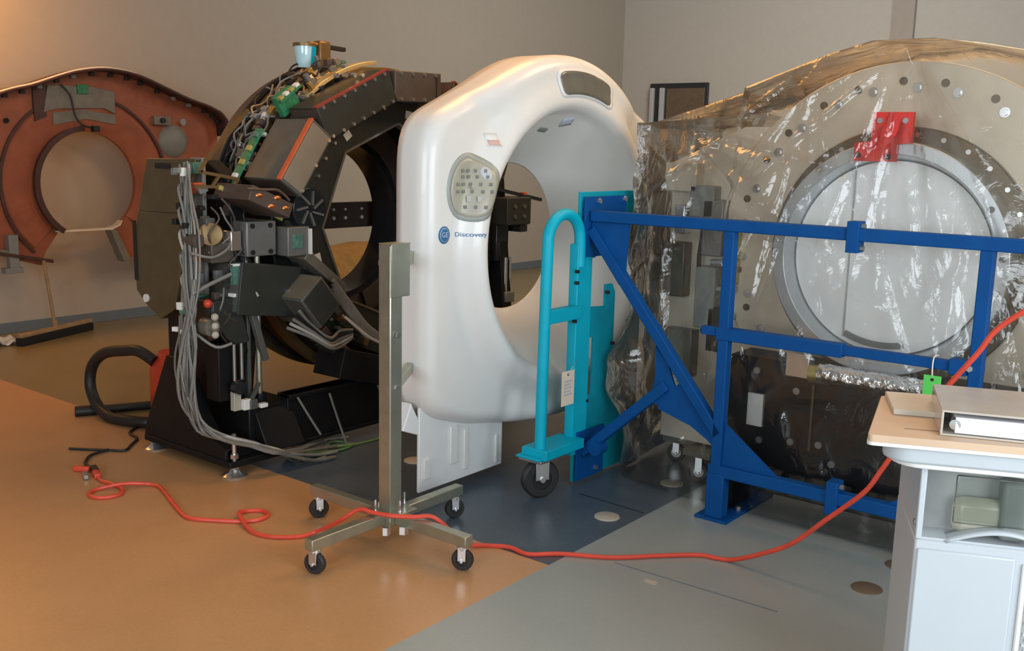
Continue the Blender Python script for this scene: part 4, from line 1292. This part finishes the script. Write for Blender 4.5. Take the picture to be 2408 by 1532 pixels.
gt = thing('hang_tag', 'bright green plastic tag hanging from the blue middle rail', 'tag', (1.055, YF - .04, .66))
MB().lo((1.025, YF - .042, .66), (1.085, YF - .0395, .75)).build('card', 'tag_green', gt, bevel=0.001)
MB().cyl((1.055, YF - .0435, .735), (1.055, YF - .042, .735), .006, 12).build('eyelet', 'black_rubber', gt)
MB().tube([(1.055, YF - .041, .735), (1.05, YF - .035, .775), (1.05, YF - .026, .812), (1.05, YF + .026, .812)], .0025, 6).build('tie', 'label_white', gt)

# ================================================================== wrapped ring scanner
PX, PZ = .745, 1.11
pt = thing('ring_scanner', 'second scanner with bolted zinc ring and white bore disc wrapped in clear plastic', 'scanner', (.7, 1.4, 0))
MB().ring('y', (PX, PZ), .50, .765, 1.285, 1.36, 96).build('mounting_ring', 'zinc_plate', pt, bevel=0.005)
rnd = random.Random(6)
for k in range(26):
    an = 2 * pi * (k + .35) / 26 + rnd.uniform(-.03, .03)
    x, z = PX + .665 * cos(an), PZ + .665 * sin(an)
    bo = MB().cyl((x, 1.287, z), (x, 1.277, z), .019, 20).cyl((x, 1.277, z), (x, 1.265, z), .013, 6).build('ring_bolt', 'bright_steel', pt)
    an += .085
    x, z = PX + .69 * cos(an), PZ + .69 * sin(an)
    MB().cyl((x, 1.287, z), (x, 1.282, z), .016, 16).build('ring_hole', 'ring_dark', pt)
MB().ring('y', (PX, PZ), .44, .515, 1.25, 1.286, 96).build('clamp_ring', 'ring_dark', pt, bevel=0.004)
for k in range(30):
    an = 2 * pi * k / 30
    MB().cyl((PX + .485 * cos(an), 1.251, PZ + .485 * sin(an)), (PX + .485 * cos(an), 1.243, PZ + .485 * sin(an)), .010, 8).build('clamp_screw', 'bright_steel', pt)
MB().ring('y', (PX, PZ), .405, .455, 1.12, 1.27, 96, ri2=.365).build('bore_ring', 'ring_aluminium', pt, bevel=0.003)
for an in (30, 5, -12, -25):
    a = radians(an)
    MB().cyl((PX + .43 * cos(a), 1.121, PZ + .43 * sin(a)), (PX + .43 * cos(a), 1.111, PZ + .43 * sin(a)), .012, 8).build('ring_stud', 'duct_grey', pt)
b = MB().lathe([(0, -.012), (.2, -.010), (.36, -.004), (.381, 0), (.381, .02), (0, .02)], (PX, 1.19, PZ), (0, 1, 0), 72)
bw = b.build('bore_cover', 'bore_white', pt)
MB().lo((PX - .155, 1.176, PZ - .33), (PX - .148, 1.19, PZ + .34)).build('cover_seam', 'ring_aluminium', bw)
MB().ring('y', (PX, PZ), .335, .36, 1.178, 1.20, 40, arc=(radians(-115), radians(-75))).build('cover_scuff', 'duct_grey', bw)
rp = [(x_ + .012, z_) for x_, z_ in [(.66, 1.672), (.81, 1.672), (.81, 1.557), (.757, 1.553), (.757, 1.487), (.597, 1.487), (.597, 1.557), (.66, 1.562)]]
b = MB().prism(rp, 'y', 1.09, 1.115)
rb = b.build('red_bracket', 'red_plate', pt, bevel=0.0)
for x, z in ((.69, 1.64), (.785, 1.64), (.615, 1.51), (.73, 1.505)):
    MB().cyl((x + .012, 1.091, z), (x + .012, 1.080, z), .011, 8).build('bolt', 'bright_steel' if z > 1.6 else 'black_rubber', rb)
# body behind the ring
MB().ring('y', (PX, PZ), .46, .74, 1.33, 1.95, 72).build('detector_drum', 'zinc_plate', pt)
MB().lathe([(0, 0), (.455, 0)], (PX, 1.9, PZ), (0, 1, 0), 48).build('drum_back', 'duct_grey', pt)
b = MB().prism([(-.30, .16), (1.70, .16), (1.70, 1.45), (1.42, 1.62), (.05, 1.62), (-.30, 1.46)], 'y', 1.30, 1.37)
b.build('side_plate', 'zinc_plate', pt, bevel=0.004)
MB().lo((-.34, 1.40, .14), (-.12, 1.92, 1.50)).build('side_cabinet', 'module_grey', pt, bevel=0.01)
for x0, z0, x1, z1, m in ((-.30, 1.33, -.14, 1.46, 'zinc_plate'), (-.17, 1.22, -.05, 1.36, 'duct_grey'), (-.10, 1.05, .0, 1.30, 'grey_cast'), (-.12, .72, -.02, 1.0, 'duct_grey'),
                          (-.28, .85, -.18, 1.10, 'ring_dark'), (-.05, .62, .04, .82, 'black_rubber'), (-.27, .48, -.12, .70, 'module_grey'), (-.24, 1.14, -.19, 1.27, 'bright_steel'), (.03, .93, .07, 1.2, 'brass')):
    MB().lo((x0, 1.23, z0), (x1, 1.305, z1)).build('control_box', m, pt, bevel=0.006)
for z in (.78, .90, 1.02, 1.18):
    MB().cyl((-.06, 1.26, z), (.07, 1.25, z + .01), .014, 12).build('coolant_hose', 'ring_aluminium', pt)
MB().tube([(-.15, 1.26, 1.30), (-.10, 1.24, 1.18), (-.11, 1.24, 1.0), (-.06, 1.24, .85), (-.08, 1.25, .70)], .010, 8).build('cable', 'black_rubber', pt)
MB().tube([(-.2, 1.26, .70), (-.16, 1.24, .6), (-.18, 1.24, .45)], .010, 8).build('cable', 'cable_grey', pt)
# dark lower body with bolts, foil wrapped pipe, floor runners
lb = MB().lo((.14, 1.10, .07), (1.62, 1.40, .655)).build('lower_body', 'black_steel', pt, bevel=0.01)
rnd = random.Random(2)
for x, z in ((.27, .60), (.45, .54), (.30, .30), (.44, .32), (.56, .33), (.36, .18), (.62, .26), (.84, .5), (.98, .4)):
    MB().cyl((x, 1.10, z), (x, 1.088, z), .015, 10).build('body_bolt', 'hub_grey', lb)
MB().lo((.24, 1.085, .36), (.31, 1.10, .50)).build('data_plate', 'label_white', lb)
MB().lo((.52, 1.08, .30), (.53, 1.10, .58)).build('edge_strip', 'ring_dark', lb)
for k in range(6):
    MB().lo((.35 + .1 * k, 1.07, .09), (.42 + .1 * k, 1.10, .19)).build('connector_block', 'charcoal', lb, bevel=0.006)
b = MB()
b.grid(lambda i, j: Vector((.56 + .42 * i / 24, 1.045 + (.040 + .009 * noise.noise(Vector((i * .8, cos(j * pi / 12) * 2, sin(j * pi / 12) * 2)))) * cos(2 * pi * j / 24),
                            .640 + (.040 + .009 * noise.noise(Vector((i * .8, cos(j * pi / 12) * 2, sin(j * pi / 12) * 2)))) * sin(2 * pi * j / 24))), 25, 25)
b.build('foil_pipe', 'foil', pt)
MB().cyl((.52, 1.045, .635), (.56, 1.045, .638), .036, 24).build('pipe_cap', 'brass', pt)
MB().lo((.40, 1.08, .60), (.50, 1.10, .70)).build('pipe_bracket', 'bright_steel', pt, bevel=0.003)
MB().lo((-.34, 1.40, .10), (1.62, 1.50, .17)).lo((-.34, 1.80, .10), (1.62, 1.90, .17)).build('floor_runner', 'module_grey', pt, bevel=0.004)
for x, y in ((-.28, 1.44), (-.05, 1.24), (1.55, 1.44), (-.28, 1.85), (1.55, 1.85)):
    caster(pt, x, y, .13, .045, .3, .03, 'black_rubber')
MB().lo((-.12, 1.20, .12), (.02, 1.42, .15)).build('caster_arm', 'module_grey', pt, bevel=0.003)

# ------------------------------------------------------------------ clear plastic wrap
ztop_k = [(-.44, 1.62), (-.36, 1.64), (.05, 1.76), (.45, 1.90), (.62, 1.945), (.85, 1.945), (1.05, 1.91), (1.3, 1.86), (1.5, 1.80), (1.7, 1.70), (1.9, 1.62)]


def ztop(x):
    for (a, za), (c, zb) in zip(ztop_k, ztop_k[1:]):
        if x <= c:
            t = max(0, (x - a) / (c - a))
            return za + (zb - za) * t
    return ztop_k[-1][1]


# plan path: far left corner, along the left end, round the near corner, along the front
path = [(-.44, 2.05), (-.44, 1.75), (-.435, 1.45), (-.42, 1.25), (-.385, 1.10), (-.28, 1.02), (-.10, .99), (.1, .98), (.35, .975), (.6, .97), (.85, .97), (1.1, .97), (1.4, .97), (1.68, .975), (1.80, 1.0), (1.86, 1.1), (1.88, 1.25), (1.88, 1.6), (1.88, 2.05)]
pp = catmull([Vector((a, b_, 0)) for a, b_ in path], 22)
arc_ = [0.0]
for p_, q_ in zip(pp, pp[1:]):
    arc_.append(arc_[-1] + (q_ - p_).length)
NV, NC = 150, 128
rnd = random.Random(77)
APEX = [(1.80, 1.90), (2.13, 1.935), (1.15, 1.62)]
# straight creases: (s, z) segments with width and height, long ones fall from the top, short ones crumple the lower left
creases = []
for k in range(30):
    s0, z0 = APEX[k % 3]
    s0 += rnd.uniform(-.03, .03)
    ang_ = radians(rnd.uniform(-150, -55) if k % 3 < 2 else rnd.uniform(-95, -10))
    L_ = rnd.uniform(.35, 1.15)
    creases.append((s0, z0, s0 + L_ * cos(ang_), z0 + L_ * sin(ang_), rnd.uniform(.014, .03), rnd.choice([-1, 1]) * rnd.uniform(.014, .03)))
for k in range(46):
    s0 = rnd.uniform(.4, 3.3)
    z0 = rnd.uniform(1.3, 1.95)
    ang_ = radians(rnd.uniform(-116, -64))
    L_ = rnd.uniform(.35, 1.2)
    creases.append((s0, z0, s0 + L_ * cos(ang_), z0 + L_ * sin(ang_), rnd.uniform(.012, .03), rnd.uniform(-.016, .018)))
for k in range(110):
    s0 = rnd.uniform(.5, 2.0) if k < 80 else rnd.uniform(1.8, 3.2)
    z0 = rnd.uniform(.1, 1.5)
    ang_ = rnd.uniform(0, pi)
    L_ = rnd.uniform(.06, .3)
    creases.append((s0, z0, s0 + L_ * cos(ang_), z0 + L_ * sin(ang_), rnd.uniform(.012, .028), rnd.uniform(-.016, .016)))


def crease(s, z):
    h = 0.0
    for (a, b_, c, d_, w_, g) in creases:
        if s < min(a, c) - w_ or s > max(a, c) + w_ or z < min(b_, d_) - w_ or z > max(b_, d_) + w_:
            continue
        ex, ez = c - a, d_ - b_
        t = max(0, min(1, ((s - a) * ex + (z - b_) * ez) / (ex * ex + ez * ez)))
        dd = hypot(s - a - t * ex, z - b_ - t * ez)
        if dd < w_:
            h += g * (1 - dd / w_) * min(1, 4 * min(t, 1 - t) + .15)
    return h


def wrap_pt(i, j):
    p = pp[i]
    x, y = p.x, p.y
    zt = ztop(x)
    s = arc_[i]
    front = y < 1.12
    yt = 1.16 + .08 * (x < .1) if front else y + .02         # where the sheet meets the top edge
    if j < NC:
        t = j / (NC - 1)
        low = .015 + .03 * noise.noise(Vector((x * 3, y * 3, 7)))
        z = low + (zt - low) * t
        lean = max(0, (t - .35) / .65) ** 1.6
        yy = y + (yt - y) * lean if front else y
        pl = .018 * noise.noise(Vector((s * 2.2, z * .8, 2.0))) * (1 - t * .6) + crease(s, z)
        pl += .004 * noise.noise(Vector((s * 9, z * 6, 4.0)))
        g = math.exp(-((z - .50) / .17) ** 2) * math.exp(-((x + .36) / .09) ** 2) * (y < 1.3)
        if x < .1:
            pl -= .12 * g
            pl += (.02 + .03 * g) * noise.noise(Vector((s * 7, z * 7, 1.0)))
        nx = pp[min(i + 1, len(pp) - 1)] - pp[max(i - 1, 0)]
        nrm = Vector((-nx.y, nx.x, 0)).normalized()
        q = Vector((x, yy, z)) + nrm * pl * (1 - .8 * max(0, t - .85) / .15)
        if q.x < -.438 and q.y < 1.45:
            q.x = -.438
        q.y = max(q.y, .90)
        return q
    t = (j - NC + 1) / (NV - NC)
    if not front:
        qx = x + ((.25 if x < .7 else 1.2) - x) * .8 * t
        return Vector((qx, yt + (1.9 - yt) * t * .3, zt + .05 * t))
    qy = yt + (1.98 - yt) * t
    z = zt + .012 * sin(t * pi) + .012 * noise.noise(Vector((x * 5, qy * 3, 1)))
    if t > .85:
        z -= .5 * (t - .85) / .15
    return Vector((x, qy, z))


b = MB()
b.grid(wrap_pt, len(pp), NV)
tag(b.build('plastic_sheet', 'clear_plastic', angle=180, fix=False), 'crinkled clear plastic sheeting wrapped over the ring scanner', 'plastic sheet')

# ================================================================== white work cart with wood top
A27 = radians(24)
cu_, cv_ = Vector((cos(A27), sin(A27), 0)), Vector((-sin(A27), cos(A27), 0))
C0 = Vector((1.321, -.651, 0))          # front left corner of the top
RC = Matrix.Rotation(A27, 3, 'Z')


def CP(u, v, z):
    return C0 + cu_ * u + cv_ * v + Vector((0, 0, z))


wc = thing('work_cart', 'white equipment cart with wood laminate top cut off by the right picture edge', 'cart', CP(.4, .2, 0))


def cprism(poly, z0, z1):
    b = MB()
    A = [b.bm.verts.new(CP(u, v, z0)) for u, v in poly]
    B = [b.bm.verts.new(CP(u, v, z1)) for u, v in poly]
    n = len(poly)
    b.bm.faces.new(A)
    b.bm.faces.new(B[::-1])
    for i in range(n):
        b.bm.faces.new((A[i], B[i], B[(i + 1) % n], A[(i + 1) % n]))
    return b


def slant(poly):
    return [(u + .168 * v * max(0, 1 - u / .6), v) for u, v in poly]


def cbox(u0, u1, v0, v1, z0, z1, b=None):
    b = b or MB()
    return b.box(CP((u0 + u1) / 2, (v0 + v1) / 2, (z0 + z1) / 2), (abs(u1 - u0), abs(v1 - v0), abs(z1 - z0)), RC)


def rounded(u0, u1, v0, v1, r):
    out = []
    for cx_, cy_, a0 in ((u1 - r, v1 - r, 0), (u0 + r, v1 - r, 90), (u0 + r, v0 + r, 180), (u1 - r, v0 + r, 270)):
        for k in range(7):
            a = radians(a0 + 15 * k)
            out.append((cx_ + r * cos(a), cy_ + r * sin(a)))
    return out


cprism(slant(rounded(0.0, .85, 0.0, .40, .015)), .883, .900).build('top_board', 'wood_top', wc, bevel=0.002)
cprism(slant(rounded(-.001, .851, -.001, .401, .016)), .876, .884).build('edge_band', 'cart_edge', wc)
cprism(slant(rounded(.03, .82, .012, .385, .07)), .838, .876).build('under_tray', 'cart_white', wc, bevel=0.006)
cprism(slant(rounded(.045, .80, .02, .375, .08)), .826, .838).build('tray_lip', 'cart_edge', wc, bevel=0.003)
cbox(.125, .139, .045, .36, .655, .828).build('side_post', 'cart_white', wc, bevel=0.003)
cbox(.139, .76, .12, .36, .655, .828).build('recess_back', 'cart_grey', wc)
cbox(.139, .76, .05, .36, .655, .66).build('recess_shelf', 'cart_white', wc)
w = cbox(.20, .36, .048, .056, .70, .812).build('clear_window', 'clear_acrylic', wc, bevel=0.004)
cbox(.205, .34, .075, .115, .665, .75).build('window_mechanism', 'panel_face', wc, bevel=0.02)
cbox(.30, .355, .06, .115, .665, .80).build('window_mechanism', 'duct_grey', wc, bevel=0.01)
b = MB()
b.grid(lambda i, j: CP(.19 + .23 * i / 20, .045 - .012 * sin(pi * i / 20) + .05 * j / 3, .655 + .035 * sin(pi * i / 20)), 21, 4)
b.build('curved_lip', 'cart_white', wc, solid=0.006, off=0)
cab = cbox(.125, .76, .045, .37, .06, .655).build('cabinet', 'cart_white', wc, bevel=0.006)
cbox(.131, .335, .038, .046, .08, .635).build('door_panel', 'cart_white', wc, bevel=0.004)
g = cbox(.35, .755, .038, .046, .08, .625).build('grille_frame', 'cart_edge', wc, bevel=0.004)
cbox(.362, .745, .0365, .0385, .095, .60).build('grille', 'cart_grey', g)
b = MB()
for r_ in range(38):
    for c_ in range(9):
        b.box(CP(.368 + .0105 * c_ + .005 * (r_ % 2), .036, .105 + .0128 * r_), (.0065, .003, .0075), RC)
b.build('grille_plate', 'cart_white', g, label='perforated vent pattern')
MB().cyl(CP(.121, .06, .69), CP(.125, .06, .69), .008, 10).build('screw', 'hub_grey', wc)
for u, v in ((.17, .09), (.70, .09), (.17, .32), (.70, .32)):
    p = CP(u, v, 0)
    caster(wc, p.x, p.y, .06, .026, .4, .02)
cbox(.085, .17, .075, .078, .9, .9008).build('top_mark', 'cap_brown', wc)

# pale board and binder lying on the cart
o = cbox(.075, .30, .20, .39, .9005, .914).build('sheet_board', 'board_pale', bevel=0.002)
tag(o, 'pale flat board lying on the wood cart top behind the binder', 'board')
bi = thing('ring_binder', 'thick silver covered binder lying flat on the wood cart top', 'binder', CP(.35, .15, .9))
Rb = Matrix.Rotation(A27 - radians(4), 3, 'Z')


def bbox(u0, u1, v0, v1, z0, z1):
    o_ = CP(.155, .045, .9008)
    c_ = o_ + Rb @ Vector(((u0 + u1) / 2, (v0 + v1) / 2, (z0 + z1) / 2))
    return MB().box(c_, (u1 - u0, v1 - v0, z1 - z0), Rb)


bbox(0, .36, 0, .27, 0, .004).build('lower_cover', 'binder_cover', bi, bevel=0.001)
bbox(.0, .36, .0, .27, .052, .057).build('upper_cover', 'binder_cover', bi, bevel=0.001)
bbox(.0, .005, .0, .27, .004, .052).build('spine', 'binder_cover', bi, bevel=0.001)
bbox(.03, .35, .006, .26, .006, .042).build('paper_stack', 'binder_side', bi, bevel=0.001)
MB().cyl(CP(.185, .05, .925), CP(.19, .07, .927), .012, 14).build('ring', 'bright_steel', bi)
